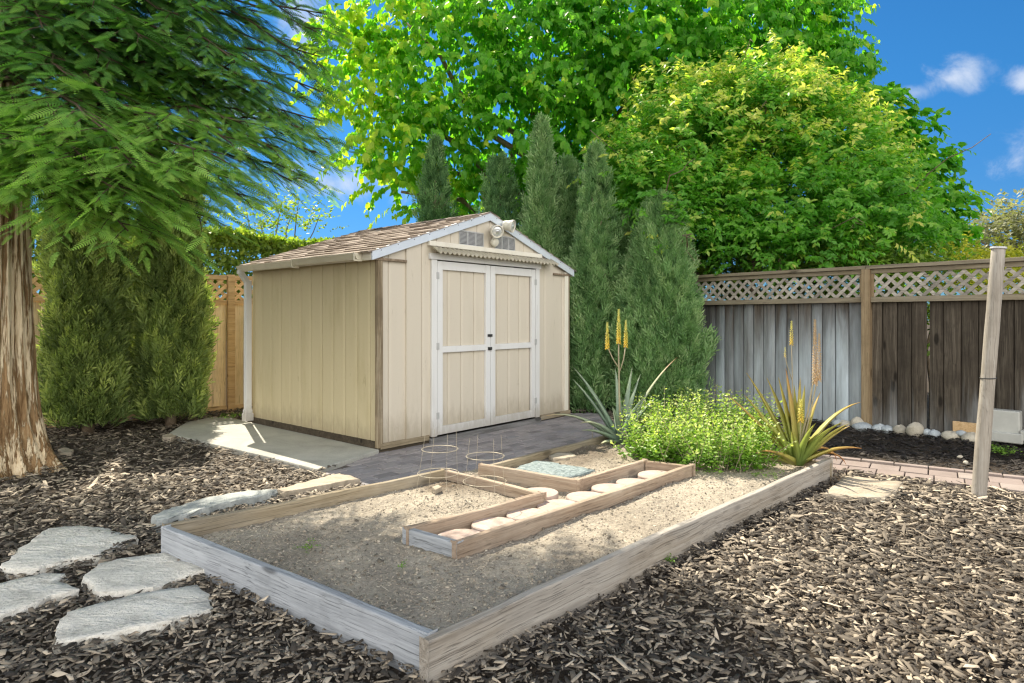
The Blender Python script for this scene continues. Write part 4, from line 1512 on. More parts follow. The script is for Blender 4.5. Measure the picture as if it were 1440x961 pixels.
flf = thing('cedar_fence', 'honey coloured cedar fence with lattice top behind the cypress columns', 'fence', (FL0[0], FL0[1], 0), math.atan2(FLD[1], FLD[0]))
posts = [-4.4, -2.2, .0, 2.3, 2.3 + 2.4, 2.3 + 4.8, 2.3 + 7.2]
posts = [p + .3 for p in posts]
for i in range(len(posts) - 1):
    a, b = posts[i], posts[i + 1]
    boards_panel(a, b, .02, 1.50, .03, w=.19, seed=70 + i, lap=False).build('board_panel', M['cedar'], flf)
    l = MB(); lattice(l, a + .05, b - .05, 1.54, 1.82, .0, w=.042)
    l.build('lattice', M['cedar_rail'], flf)
    MB().box(a + .047, b - .047, -.02, .02, 1.49, 1.54).build('rail', M['cedar_rail'], flf, bevel=.003)
    MB().box(a + .047, b - .047, -.02, .02, 1.82, 1.88).build('rail', M['cedar_rail'], flf, bevel=.003)
    MB().box(a + .047, b - .047, -.012, .028, .0, .09).build('kick_board', M['cedar_rail'], flf, bevel=.003)
for s in posts:
    MB().box(s - .045, s + .045, -.05, .028, -.02, 1.89).build('post', M['cedar_rail'], flf, bevel=.004)

# ------------------------------------------------------------------ leaning pole, pipe, scrap of board
pb = gp(1376, 702)
pt = at(1404, 349, pb[1] - .02)
m = MB()
pts = [pb + np.array((0, 0, -.1)) + (pt - pb) * 0]
pts = [pb * 1.0 + (pt - pb) * k for k in np.linspace(-.06, 1, 14)]
m.tube(pts, [.047 - .004 * k + random.uniform(-.0012, .0012) for k in np.linspace(0, 1, 14)], 20)
pole = thing('wooden_pole', 'leaning weathered round wooden pole standing in the mulch', 'pole', pb)
o = m.build('shaft', M['pole_wood'], None, smooth_=False, bevel=.004)
for pl in o.data.polygons:
    pl.use_smooth = len(pl.vertices) == 4
relative(o, pole)
kp = pb + (pt - pb) * .485
m = MB(); m.tube([kp + np.array((.049 * math.cos(a), .049 * math.sin(a), -.005 * math.sin(a * .5))) for a in np.linspace(0, 2 * math.pi, 18)], .0035, 6)
relative(m.build('wire_band', M['dark']), pole)
m = MB(); m.tube([pt + np.array((0, 0, .001)) - (pt - pb) * .004, pt + (pt - pb) * .004], [.051, .049], 20)
relative(m.build('pole_cap', M['vent']), pole)

wp = fence_spot(1415, .13)
wp[2] = H - (622 - HY) / F * wp[1]
pipe = MB()
V0 = wp + np.array((0, .0, 0))
e = FRD
n3 = np.array((FRN[0], FRN[1], 0)); e3 = np.array((e[0], e[1], 0))


def pbox(mb, o, a0, a1, d0, d1, z0, z1, slope=0):
    V = []
    for z in (z0, z1):
        for (a, dd) in ((a0, d0), (a1, d0), (a1, d1), (a0, d1)):
            V.append(o + e3 * a + n3 * dd + np.array((0, 0, z + slope * (a - a0))))
    mb.add(V, [(3, 2, 1, 0), (4, 5, 6, 7), (0, 1, 5, 4), (1, 2, 6, 5), (2, 3, 7, 6), (3, 0, 4, 7)])


pbox(pipe, V0, -.12, .11, -.02, .10, .06, .31)
pbox(pipe, V0, -.14, .14, -.05, .085, .0, .10)
pbox(pipe, V0, .112, .42, -.045, .06, .035, .135, -.12)
o = pipe.build('drain_box', M['pvc'], bevel=.012)
tag(o, 'white plastic drain box with sloping spout at the fence foot', 'drain')
sp = fence_spot(1362, .05)
sp[2] = H - (618 - HY) / F * sp[1]
m = MB(); pbox(m, sp, -.14, .16, 0, .03, .0, .17)
tag(m.build('board_scrap', M['cedar_rail'], bevel=.004), 'short scrap of tan board leaning on the fence behind the pole', 'board')

# ------------------------------------------------------------------ wire cages
def cage(name, cx, cy, label, lean, zt):
    t = thing(name, label, 'wire cage', (cx, cy, .09), 0, 'wire plant cages in the bed')
    zs = (.02, .165, .325)
    rs_ = (.155, .138, .122)
    for z, r in zip(zs[1:], rs_[1:]):
        m = MB()
        m.tube([(lean[0] * z + r * math.cos(a), lean[1] * z + r * math.sin(a)  , z) for a in np.linspace(0, 2 * math.pi, 33)], .0021, 6, cap=False)
        m.build('ring', M['wire'], t, smooth_=True)
    for k in range(4):
        a = k * math.pi / 2 + .5
        m = MB()
        pts = []
        for z, r in ((-.06, .165), (.165, .138), (.325, .122), (zt, .112)):
            pts.append((lean[0] * z + r * math.cos(a), lean[1] * z + r * math.sin(a), z))
        m.tube(pts, .0013, 6)
        m.build('wire_leg', M['wire'], t)
    return t


cage('plant_cage', -.505, 4.34, 'thin wire plant cage, the left one, leaning over the dark soil mound', (.06, .03), .44)
cage('plant_cage', -.178, 4.13, 'thin wire plant cage, the right one, by the corner of the walkway edging', (.02, .0), .45)


# ------------------------------------------------------------------ aloes and herbs
def aloe_leaf(az, tilt, L, w, bend, curl=0.0, n=9):
    """thick channelled leaf; returns V, F, tint"""
    pts = []
    p = np.array((0, 0, 0.)); el = tilt
    a = az
    for i in range(n + 1):
        pts.append(p.copy())
        d_ = np.array((math.cos(a) * math.cos(el), math.sin(a) * math.cos(el), math.sin(el)))
        p = p + d_ * L / n
        el -= bend / n * (0.4 + 1.2 * i / n)
        a += curl / n
    V, Fq, T = [], [], []
    for i, q in enumerate(pts):
        s = i / n
        t_ = nrm(pts[min(i + 1, n)] - pts[max(i - 1, 0)])
        side = np.cross(t_, (0, 0, 1)); side = side / (np.linalg.norm(side) + 1e-6)
        up = np.cross(side, t_)
        ww = w * (1 - s) ** .8 * (.8 + .5 * s * (1 - s)) + .0015
        th = ww * .30 + .001
        V += [q - side * ww / 2 + up * th * .9, q + up * (th * .25), q + side * ww / 2 + up * th * .9, q - up * th]
        T += [s] * 4
    for i in range(n):
        b = 4 * i
        for k in range(4):
            Fq.append((b + k, b + (k + 1) % 4, b + 4 + (k + 1) % 4, b + 4 + k))
    Fq.append((4 * n + 3, 4 * n + 2, 4 * n + 1, 4 * n))
    return np.array(V), np.array(Fq), np.array(T)


def aloe(base, specs, mat, label, tint_amp):
    t = thing('aloe_plant', label, 'aloe', base, 0)
    for (az, tilt, L, w, bend, curl, t0) in specs:
        V, Fq, T = aloe_leaf(R(az), R(tilt), L, w, R(bend), R(curl))
        V = V + np.array((math.cos(R(az)) * .02, math.sin(R(az)) * .02, 0))
        np_mesh('leaf', V, [Fq], mat, t, np.clip(t0 + T * tint_amp, 0, 1), True)
    return t


def flower_stalk(t, pts, r0, spikes, mat):
    m = MB()
    m.tube(pts[0], [r0, r0 * .8, r0 * .6, r0 * .5][:len(pts[0])], 8)
    for b in pts[1:]:
        m.tube(b, r0 * .5, 6)
    st = m.build('flower_stalk', M['stalk'], t, smooth_=True)
    for (p, L, r) in spikes:
        p = np.array(p)
        n = int(L / .0032)
        s = np.arange(n) / n
        an = np.arange(n) * 2.39996
        rad = r * (1 - .75 * s) * .35
        o = np.column_stack([np.cos(an), np.sin(an), np.zeros(n)])
        P_ = p + np.column_stack([np.zeros(n), np.zeros(n), s * L]) + o * rad[:, None] * .3
        dz = np.where(s < .6, -.9 + s * 1.6, .8)
        D = nrm(o + np.column_stack([np.zeros(n), np.zeros(n), dz]))
        Rm = frames(D, np.tile((0.1, 0.2, 1.0), (n, 1)))
        tv = np.array([(-.16, 0, 0), (.16, 0, 0), (.22, .6, 0), (-.22, .6, 0), (0, 1, 0), (0, .5, .2), (0, .5, -.2)], float)
        tf = [np.array([(0, 1, 2, 3), (0, 5, 4, 6)]), np.array([(3, 2, 4)])]
        V, Fs, T = instance(tv, tf, P_, Rm, (r * (1 - .6 * s) + .004), 1 - s)
        np_mesh('flower_spike', V, Fs, mat, st, T)


a1 = gp(873, 622, .1)
sp1 = [(a, b, c * 1.7, d * 1.9, e, f, g) for a, b, c, d, e, f, g in [(100, 82, .42, .055, 10, 0, .05), (150, 62, .50, .055, 20, 0, .1), (165, 58, .44, .05, 15, 5, .05), (185, 40, .46, .05, 62, 0, .35), (205, 48, .30, .05, 70, 0, .3),
       (60, 68, .45, .055, 5, 0, .1), (40, 70, .42, .05, 20, 10, .1), (20, 55, .34, .055, 25, 0, .0), (250, 55, .34, .05, 35, 0, .0), (290, 60, .36, .055, 30, 0, .0),
       (320, 40, .26, .05, 20, 0, .05), (350, 28, .28, .05, 20, 0, .1), (215, 30, .3, .05, 35, 0, .15), (235, 15, .26, .045, 30, 0, .35), (20, 62, .60, .035, 30, 0, .4), (270, 38, .25, .05, 40, 0, .1),
       (190, 66, .36, .05, 20, 0, .0)]]
al1 = aloe(a1, sp1, M['aloe_grey'], 'blue green aloe with three yellow flower spikes beside the patio', .62)


def loc1(px, py, Y):
    return at(px, py, Y) - a1


Y1 = a1[1]
stem = [(0, .02, .05), loc1(871, 560, Y1), loc1(870, 500, Y1), loc1(870, 480, Y1)]
flower_stalk(al1, [stem, [loc1(871, 519, Y1), loc1(862, 505, Y1), loc1(855, 490, Y1 - .02)], [loc1(871, 525, Y1), loc1(877, 505, Y1), loc1(880, 486, Y1 + .03)]], .011,
             [(loc1(870, 482, Y1), .32, .028), (loc1(854, 490, Y1 - .02), .25, .026), (loc1(880, 487, Y1 + .03), .25, .026)], M['flower_y'])

a2 = gp(1122, 652, .12)
sp2 = [(a, b, c * 1.4, d * 1.6, e, f, g) for a, b, c, d, e, f, g in [(95, 80, .50, .06, 12, 0, .25), (120, 72, .52, .06, 15, 0, .3), (150, 66, .58, .06, 12, 0, .35), (165, 58, .48, .06, 12, 0, .3), (180, 48, .55, .05, 8, 0, .45), (200, 55, .42, .06, 25, 0, .2),
       (75, 76, .46, .06, 5, 0, .2), (55, 70, .48, .06, 12, 0, .25), (35, 66, .46, .05, 18, 0, .4), (15, 56, .56, .05, 55, 0, .4), (110, 84, .55, .055, 8, 0, .5), (130, 80, .5, .06, 6, 0, .3), (60, 80, .5, .055, 8, 0, .35), (0, 45, .36, .06, 25, 0, .35), (340, 35, .34, .05, 50, 0, .5),
       (270, 62, .34, .06, 30, 0, .1), (300, 58, .38, .06, 35, 0, .15), (240, 50, .36, .06, 30, 0, .15), (215, 28, .36, .055, 30, 0, .5), (325, 55, .36, .055, 30, 0, .25), (190, 20, .34, .05, 20, 0, .4),
       (355, 40, .30, .035, 130, 0, .6), (20, 42, .34, .03, 140, 0, .6)]]
al2 = aloe(a2, sp2, M['aloe_gold'], 'golden green aloe with tall dry flower spikes at the bed corner', .45)


def loc2(px, py, Y):
    return at(px, py, Y) - a2


Y2 = a2[1]
flower_stalk(al2, [[(0, .02, .05), loc2(1136, 580, Y2), loc2(1143, 540, Y2), loc2(1145, 520, Y2)]], .009, [(loc2(1146, 540, Y2), .52, .028)], M['flower_dry'])
flower_stalk(al2, [[(.02, .02, .05), loc2(1140, 580, Y2 + .05), loc2(1148, 540, Y2 + .05), loc2(1151, 520, Y2 + .05)]], .008, [(loc2(1152, 535, Y2 + .05), .38, .023)], M['flower_dry'])
flower_stalk(al2, [[(0, .04, .05), loc2(1115, 580, Y2 + .12), loc2(1114, 520, Y2 + .12), loc2(1113, 480, Y2 + .12)], [loc2(1114, 535, Y2 + .12), loc2(1107, 515, Y2 + .12), loc2(1104, 500, Y2 + .12)]], .006,
             [(loc2(1113, 484, Y2 + .12), .19, .018), (loc2(1104, 502, Y2 + .12), .08, .01)], M['flower_y'])
flower_stalk(al2, [[(0, -.02, .05), loc2(1126, 600, Y2 - .05), loc2(1126, 590, Y2 - .05), loc2(1126, 585, Y2 - .05)]], .006, [(loc2(1126, 592, Y2 - .05), .17, .03)], M['flower_y'])

# silver disc on a bent wire beside the first aloe
sd = gp(843, 617, .1)
orn = thing('garden_ornament', 'small tilted silver disc on bent wire beside the blue green aloe', 'garden ornament', sd)
m = MB().lathe([(.005, 0), (.06, .002), (.078, .012), (.08, .02), (.07, .016), (.01, .008)], (.03, .02, .075), (.35, -.35, .87), 24)
m.build('disc', M['silver'], orn, smooth_=True)
m = MB(); m.tube([(-.07, -.02, -.03), (-.075, -.02, .07), (-.05, 0, .12), (.0, .03, .12), (.03, .03, .08)], .004, 6)
m.build('wire_stake', M['wire'], orn, smooth_=True)


def leafy(name, stems, per, leaf, lsize, mat, tintf, parent, flatten=.3, tmpl=SIMPLE_LEAF):
    """stems: list of (p0, p1); leaves in pairs up each stem"""
    P_, D, Tn, Sz, Up = [], [], [], [], []
    for (p0, p1) in stems:
        p0, p1 = np.array(p0), np.array(p1)
        ax = nrm(p1 - p0)
        a0 = rng.uniform(0, 6.28)
        for i in range(per):
            s = .12 + .9 * i / per
            for k in (0, 1):
                an = a0 + i * 1.57 + k * math.pi
                o = np.array((math.cos(an), math.sin(an), 0))
                P_.append(p0 + (p1 - p0) * s + o * .003)
                D.append(o + ax * (.2 + .7 * (s > .85)) + rng.normal(0, .25, 3) + np.array((0, 0, -.1)))
                Up.append(ax + o * .1 + rng.normal(0, .2, 3))
                Tn.append(tintf(s))
                Sz.append(lsize * rng.uniform(.7, 1.2) * (1 - .35 * s))
    P_, D, Up = np.array(P_), np.array(D), np.array(Up)
    V, Fs, T = instance(tmpl[0], tmpl[1], P_, frames(D, Up), np.array(Sz), np.array(Tn))
    return np_mesh(name, V, Fs, mat, parent, T)


hb_c = gp(990, 660, .1)
herb = thing('herb_bush', 'bright yellow green leafy herb bush between the two aloes', 'bush', (1.75, 5.75, .09))
stems = []
lob = [(905, 648, .42), (935, 655, .46), (965, 660, .48), (1000, 664, .50), (1035, 664, .50), (1068, 662, .46), (925, 632, .52), (960, 632, .58), (1000, 634, .60), (1040, 636, .58), (1075, 640, .52), (980, 620, .58), (1020, 622, .58), (915, 622, .5), (1060, 624, .54)]
for (px, py, hgt) in lob:
    c = gp(px, py, .09)
    c[1] += .1
    for k in range(52):
        b0_ = c + np.append(rng.normal(0, .075, 2), 0)
        off = np.append(rng.normal(0, .13, 2), 0)
        hh = hgt * rng.uniform(.4, .95)
        off[1] -= .04 * (hh < hgt * .7)
        stems.append((b0_, b0_ + off + np.array((0, 0, hh))))
relative(leafy('foliage', stems, 11, None, .046, M['herb'], lambda s: float(np.clip(.12 + .5 * s + rng.normal(0, .14) + (.35 if s > .8 and rng.random() < .6 else 0), 0, 1)), None), herb)
m = MB()
for s in stems[::3]:
    m.tube([s[0], (s[0] + s[1]) / 2, s[1]], [.003, .0025, .001], 4)
relative(m.build('stems', M['stalk']), herb)


def weed(px, py, z, r, n, label, size=.02, tall=.05):
    c = gp(px, py, z)
    st = []
    for k in range(n):
        b = c + np.append(rng.normal(0, r, 2), 0)
        st.append((b, b + np.append(rng.normal(0, tall * .4, 2), tall * rng.uniform(.5, 1.1))))
    o = leafy('weed', st, 3, None, size, M['weed'], lambda s: float(rng.uniform(.2, 1)), None)
    return tag(o, label, 'weed', 'weeds and seedlings')


weed(432, 770, .1, .035, 14, 'low green weed patch on the soil near the front left board', .016, .02)
weed(945, 791, .03, .014, 8, 'small grass tuft at the foot of the long bed board', .022, .05)
weed(1075, 668, .1, .06, 24, 'low green seedlings below the herb bush by the golden aloe', .02, .03)
weed(1000, 664, .1, .05, 14, 'sparse sprouts in front of the middle of the herb bush', .018, .03)
weed(318, 586, .08, .09, 24, 'low leafy weeds at the cedar fence foot near the downspout', .03, .05)
weed(1408, 637, .05, .07, 34, 'dark green leafy weed in the mulch below the white drain box', .035, .08)
weed(566, 797, .1, .01, 5, 'single pale seedling in the near part of the bed', .016, .03)


# ------------------------------------------------------------------ trees
def limb_tubes(name, paths, parent, mat):
    m = MB()
    for pts, r0, r1 in paths:
        k = len(pts)
        m.tube(pts, [r0 + (r1 - r0) * i / (k - 1) for i in range(k)], 8)
    o = m.build(name, mat, None, smooth_=True)
    return relative(o, parent)


def curve(p, q, sag=0.0, n=6, wob=.1):
    p, q = np.array(p, float), np.array(q, float)
    L = np.linalg.norm(q - p)
    pts = []
    for i in range(n + 1):
        s = i / n
        x = p + (q - p) * s + np.array((0, 0, sag * math.sin(math.pi * s)))
        if 0 < i < n: x = x + rng.normal(0, wob * L * .08, 3)
        pts.append(x)
    return pts


def lobe_crown(lobes, density, tw_len, per, lsize, tmpl, droop, tintf, hang=.6, shell=(.55, 1.05), up_bias=.6):
    """twigs start in the outer shell of ellipsoidal lobes; leaves alternate along each twig"""
    P_, D, Up, Sz, Tn = [], [], [], [], []
    for (c, r) in lobes:
        c = np.array(c); r = np.array(r if hasattr(r, '__len__') else (r, r, r), float)
        n = int(density * (r[0] * r[1] + r[1] * r[2] + r[0] * r[2]) / 3 * 12.56)
        dirs = rand_dirs(n)
        dirs[:, 2] = np.where(dirs[:, 2] < -.5, -dirs[:, 2] * .6, dirs[:, 2])
        rad = rng.uniform(shell[0] ** 2, shell[1] ** 2, n) ** .5
        lump = 1 + .12 * np.sin(dirs[:, 0] * 7 + c[0] * 3) * np.cos(dirs[:, 2] * 6 + c[1])
        st = c + dirs * r * (rad * lump)[:, None]
        tw = nrm(dirs + rng.normal(0, .45, (n, 3)) + np.array((0, 0, .25)))
        tl = tw_len * rng.uniform(.6, 1.25, n)
        tl_t = rng.normal(0, .12, n)
        outer = (rad - shell[0]) / (shell[1] - shell[0])
        for i in range(per):
            s = (i + .4) / per
            side = nrm(np.cross(tw, np.tile((0, 0, 1.), (n, 1)) + rng.normal(0, .3, (n, 3)))) * (1 if i % 2 else -1)
            p = st + tw * (tl * s)[:, None] + np.array((0, 0, -1.)) * (droop * tl * s * s)[:, None]
            dl_ = tw * .55 + side * .75 + np.array((0, 0, -hang)) + rng.normal(0, .3, (n, 3))
            P_.append(p); D.append(dl_)
            Up.append(np.array((0, 0, up_bias)) + dirs * .6 + rng.normal(0, .35, (n, 3)))
            Sz.append(lsize * rng.uniform(.65, 1.2, n) * (1 - .25 * (i == per - 1)))
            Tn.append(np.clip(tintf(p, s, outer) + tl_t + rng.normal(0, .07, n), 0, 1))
    P_, D, Up, Sz, Tn = map(np.concatenate, (P_, D, Up, Sz, Tn))
    return instance(tmpl[0], tmpl[1], P_, frames(D, Up), Sz, Tn)


def lobes_px(specs):
    out = []
    for px, py, rp, Y, *dy in specs:
        r = rp / F * Y
        out.append((at(px, py, Y), (r, (dy[0] if dy else r), r)))
    return out


# big broad-leaved tree behind the shed
mul = thing('shade_tree', 'big bright green broad leaved tree behind the shed', 'tree', (1.4, 13.6, 0))
ml = lobes_px([(520, 110, 75, 12.3), (600, 205, 78, 12.0), (560, 250, 42, 11.8), (640, 100, 110, 12.2), (770, 85, 115, 12.3), (740, 190, 105, 12.4), (900, 80, 115, 12.2), (880, 150, 110, 12.5), (1030, 75, 105, 12.6),
               (1125, 55, 70, 13.0), (1105, 120, 80, 13.0), (960, 130, 110, 12.4), (560, 0, 75, 12.4), (690, 0, 85, 12.4), (860, 0, 85, 12.4), (1000, 0, 85, 12.6), (1110, 5, 55, 13.0),
               (820, 250, 80, 12.8), (700, 280, 75, 12.8), (1180, 120, 45, 12.6), (610, 290, 50, 12.4), (930, 240, 90, 13.0), (1040, 180, 90, 13.2), (480, 60, 45, 12.0), (1150, 110, 62, 12.4), (540, 200, 70, 11.9), (800, 330, 75, 13.2), (900, 340, 75, 13.2), (860, 300, 80, 13.2)])
V, Fs, T = lobe_crown(ml, 10.0, .55, 11, .148, BIG_LEAF, .55,
                      lambda p, s, o: .40 + .25 * o + .38 * np.clip((-p[:, 0] - .2) / 2.6, 0, 1) + .15 * (s > .8), 1.25, up_bias=.25)  # left leaves tinted yellower, the backlit glow put into their colour
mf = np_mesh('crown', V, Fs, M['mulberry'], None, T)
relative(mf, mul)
tr0 = np.array((1.4, 13.6, 0))
fork = np.array((1.3, 13.4, 2.4))
paths = [([tr0 + np.array((0, 0, -.1)), tr0 + np.array((.02, 0, .8)), fork], .30, .22)]
for c, r in ml[:20]:
    paths.append((curve(fork, c + np.array((0, .3, -.2)), .3, 6, .5), .11, .025))
o = limb_tubes('trunk', paths, mul, M['bark_thin'])

# wing of the same kind of tree seen past the rounded tree
mu2 = thing('shade_tree', 'smaller broad leaved tree showing right of the rounded tree against blue sky', 'tree', (6.9, 11.9, 0))
m2 = lobes_px([(1235, 195, 58, 11.3), (1285, 235, 45, 11.3), (1305, 300, 42, 11.0), (1265, 275, 60, 11.4), (1210, 170, 48, 11.5), (1290, 340, 50, 11.2)])
V, Fs, T = lobe_crown(m2, 15, .45, 10, .15, BIG_LEAF, .5, lambda p, s, o: .35 + .3 * o + .1 * (s > .8), .6)
relative(np_mesh('crown', V, Fs, M['mulberry'], None, T), mu2)
paths = [([(6.9, 11.9, -.1), (6.85, 11.8, 1.0), (6.8, 11.6, 1.9)], .12, .08)] + [(curve((6.8, 11.6, 1.9), c, .1, 5, .4), .05, .015) for c, r in m2]
limb_tubes('trunk', paths, mu2, M['bark_thin'])

# rounded tree behind the weathered fence
rt_ = thing('rounded_tree', 'dense rounded green tree with yellow new growth behind the weathered fence', 'tree', (4.25, 10.0, 0))
rl = lobes_px([(960, 205, 92, 9.9, 1.1), (1075, 180, 92, 9.8, 1.1), (1165, 235, 88, 9.5, 1.0), (905, 255, 62, 9.9, .7), (1000, 295, 82, 9.4, .8), (1110, 300, 95, 9.1, .9), (1215, 305, 82, 9.0, .8), (1265, 345, 55, 8.8, .5),
               (1060, 140, 52, 9.8, .6), (990, 160, 55, 10.0), (1120, 160, 52, 9.7), (930, 330, 60, 9.6, .5), (880, 235, 52, 9.3, .35), (925, 270, 55, 8.95, .35), (960, 320, 45, 8.8, .3), (1050, 350, 60, 9.0, .5), (1150, 355, 60, 8.7, .5), (1025, 105, 16, 9.9, .15), (1120, 108, 24, 9.7, .2), (1165, 160, 40, 9.6), (1235, 260, 45, 9.2)])


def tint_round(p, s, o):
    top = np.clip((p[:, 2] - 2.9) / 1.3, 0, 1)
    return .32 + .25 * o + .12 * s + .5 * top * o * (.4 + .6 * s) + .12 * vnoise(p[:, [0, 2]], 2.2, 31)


V, Fs, T = lobe_crown(rl, 40, .34, 13, .097, OVAL_LEAF, .25, tint_round, .55, shell=(.45, 1.08), up_bias=.3)
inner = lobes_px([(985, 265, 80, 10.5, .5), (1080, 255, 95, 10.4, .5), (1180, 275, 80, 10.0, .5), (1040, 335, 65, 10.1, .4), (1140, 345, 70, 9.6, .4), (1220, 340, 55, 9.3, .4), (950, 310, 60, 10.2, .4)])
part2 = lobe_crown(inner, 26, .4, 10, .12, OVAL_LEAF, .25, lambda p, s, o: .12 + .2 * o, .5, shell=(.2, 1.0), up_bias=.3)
V, Fs, T = merge([(V, Fs, T), part2])
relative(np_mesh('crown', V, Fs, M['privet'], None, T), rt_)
base = np.array((4.25, 10.0, 0))
paths = []
for k in range(7):
    b = base + np.append(rng.normal(0, .12, 2), -.1)
    paths.append((curve(b, rl[k][0], .25, 7, .5), .055, .015))
for k in range(26):
    c, r = rl[rng.integers(0, len(rl))]
    p = c - np.array((0, .15, .25))
    paths.append((curve(p, c + np.append(rng.normal(0, .5, 2), rng.normal(0, .45)) + np.array((0, -.55, 0)), .05, 5, .8), .011, .004))
limb_tubes('trunk', paths, rt_, M['bark_thin'])


# ------------------------------------------------------------------ columns of juniper and cypress
TUFT = tuft_template(12, .55, .042)


def column(name, px, base_py, top_py, Y, r, mat, label, cat, group, n=3400, size=.2, pw=.75, tipn=.1, bot=.12, wave=.2, seed=0, tintb=.35, maxr_at=.35):
    n = int(n * 1.45)
    X = (px - 720) / F * Y
    ht = H + (HY - top_py) / F * Y
    t = thing(name, label, cat, (X, Y, 0), 0, group)
    u = rng.random(n) ** .8
    u = np.where(rng.random(n) < .06, 1 - rng.random(n) * .06, u)
    z = bot + (ht - bot) * u

    def prof(u):
        lo = np.clip(u / maxr_at, 0, 1) ** .5 * .25 + .75
        hi = np.clip((1 - u) / (1 - maxr_at), 0, 1) ** pw
        return np.where(u < maxr_at, lo, hi)
    K = 9
    kk = rng.integers(0, K + 3, n); kk = np.where(kk >= K, 0, kk)
    pa = rng.uniform(0, 6.28, K); po = np.array([0] + list(rng.uniform(.35, .62, K - 1))) * r
    ph_ = np.array([1.] + list(rng.uniform(.6, .95, K - 1))); pr = np.array([.86] + list(rng.uniform(.45, .62, K - 1))) * r
    z = bot + (ht - bot) * u * ph_[kk]
    an = rng.uniform(0, 2 * math.pi, n)
    lump = 1 + wave * np.sin(an * 3 + z * 4 + seed) + wave * .8 * np.sin(an * 5 - z * 7 + seed * 2)
    fr_ = np.where(rng.random(n) < .2, rng.uniform(.3, .75, n), rng.uniform(.75, 1.1, n))
    rad = pr[kk] * prof(u) * lump * fr_ + .012
    inw = 1 - .55 * u
    o = np.column_stack([np.cos(an), np.sin(an), np.zeros(n)])
    P_ = np.column_stack([X + rad * np.cos(an) + (po * np.cos(pa))[kk] * inw, Y + rad * np.sin(an) + (po * np.sin(pa))[kk] * inw, z])
    D = o * rng.uniform(.25, 1.0, n)[:, None] + np.array((0, 0, 1.)) + rng.normal(0, .22, (n, 3))
    Rm = frames(D, o + rng.normal(0, .3, (n, 3)))
    Sz = size * rng.choice((.5, .65, .8, 1.0, 1.3), n) * rng.uniform(.85, 1.15, n) * (.7 + .3 * (1 - u))
    P_ -= nrm(D) * (Sz * .45)[:, None]
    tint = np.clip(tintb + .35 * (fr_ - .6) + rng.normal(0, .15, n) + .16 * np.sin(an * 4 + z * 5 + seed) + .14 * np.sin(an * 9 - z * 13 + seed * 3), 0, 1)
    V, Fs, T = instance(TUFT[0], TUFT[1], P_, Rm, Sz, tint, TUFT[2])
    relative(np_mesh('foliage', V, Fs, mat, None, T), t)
    tr = [([(X, Y, -.05), (X + .01, Y, ht * .4), (X, Y, ht * .85)], .065 if bot > .1 else .05, .015)]
    for k in range(16):
        zz_ = rng.uniform(.2, .8) * ht
        a = rng.uniform(0, 6.28)
        tr.append(([(X, Y, zz_), (X + r * .5 * math.cos(a), Y + r * .5 * math.sin(a), zz_ + .3)], .012, .005))
    limb_tubes('trunk', tr, t, M['bark_thin'])
    return t


J = 'juniper columns between shed and fence'
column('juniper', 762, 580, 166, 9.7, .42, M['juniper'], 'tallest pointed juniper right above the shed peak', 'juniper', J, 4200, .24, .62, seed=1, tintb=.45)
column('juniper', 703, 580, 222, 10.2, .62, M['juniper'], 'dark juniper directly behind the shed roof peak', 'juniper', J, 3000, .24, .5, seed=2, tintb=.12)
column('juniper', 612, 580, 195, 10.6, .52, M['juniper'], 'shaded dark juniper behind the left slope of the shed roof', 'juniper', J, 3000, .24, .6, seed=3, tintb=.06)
column('juniper', 838, 590, 206, 9.05, .42, M['juniper'], 'slim juniper just right of the shed behind the blue green aloe', 'juniper', J, 4600, .22, .5, seed=4, bot=.02, tintb=.38)
column('juniper', 928, 590, 275, 8.75, .60, M['juniper'], 'widest juniper at the left end of the weathered fence', 'juniper', J, 8500, .22, .45, seed=5, bot=.02, tintb=.36)
column('juniper', 798, 590, 225, 9.9, .55, M['juniper'], 'dark juniper in the gap between the tallest and the slim ones', 'juniper', J, 5000, .24, .5, seed=6, tintb=.28)
column('juniper', 882, 590, 300, 9.35, .5, M['juniper'], 'juniper half hidden between the slim one and the widest one', 'juniper', J, 4200, .24, .5, seed=9, tintb=.3)
CY = 'cypress columns by the cedar fence'
column('cypress', 124, 610, 215, 7.25, .43, M['cypress'], 'clipped cypress column next to the redwood trunk', 'cypress', CY, 9500, .22, .16, seed=7, bot=.16, maxr_at=.3, tintb=.34)
column('cypress', 240, 602, 222, 7.70, .41, M['cypress'], 'clipped cypress column nearer the shed with sunlit edge', 'cypress', CY, 9500, .22, .16, seed=8, bot=.16, maxr_at=.3, tintb=.42)

# ------------------------------------------------------------------ redwood
RX, RY = -4.36, 5.45
red = thing('redwood_tree', 'large redwood with furrowed tan trunk and drooping dark green branches', 'tree', (RX, RY, 0))
nth, nz = 260, 110
V, Fq = [], []
gr = np.random.default_rng(5)
fur = [(gr.integers(9, 26), gr.uniform(0, 6.28), gr.uniform(-1.4, 1.4), gr.uniform(.3, 1)) for _ in range(7)]
for j in range(nz):
    s = j / (nz - 1)
    z = -.08 + 9.0 * s ** 1.6
    rbase = .26 * (1 - .07 * z) + .20 * math.exp(-max(z, 0) / .34)
    for i in range(nth):
        a = 2 * math.pi * i / nth
        f = sum(w * math.sin(k * a + ph + tw * z) for k, ph, tw, w in fur) / 3.2
        f = np.sign(f) * abs(f) ** .6
        butt = .14 * math.exp(-max(z, 0) / .3) * math.sin(5 * a + 1.0) + .05 * math.exp(-max(z, 0) / .2) * math.sin(11 * a)
        r = rbase * (1 + butt) + .024 * f + .006 * math.sin(47 * a + 3 * math.sin(z * 2.1)) * math.sin(29 * a - 1.7 * z)
        V.append((RX + r * math.cos(a), RY + r * math.sin(a), z))
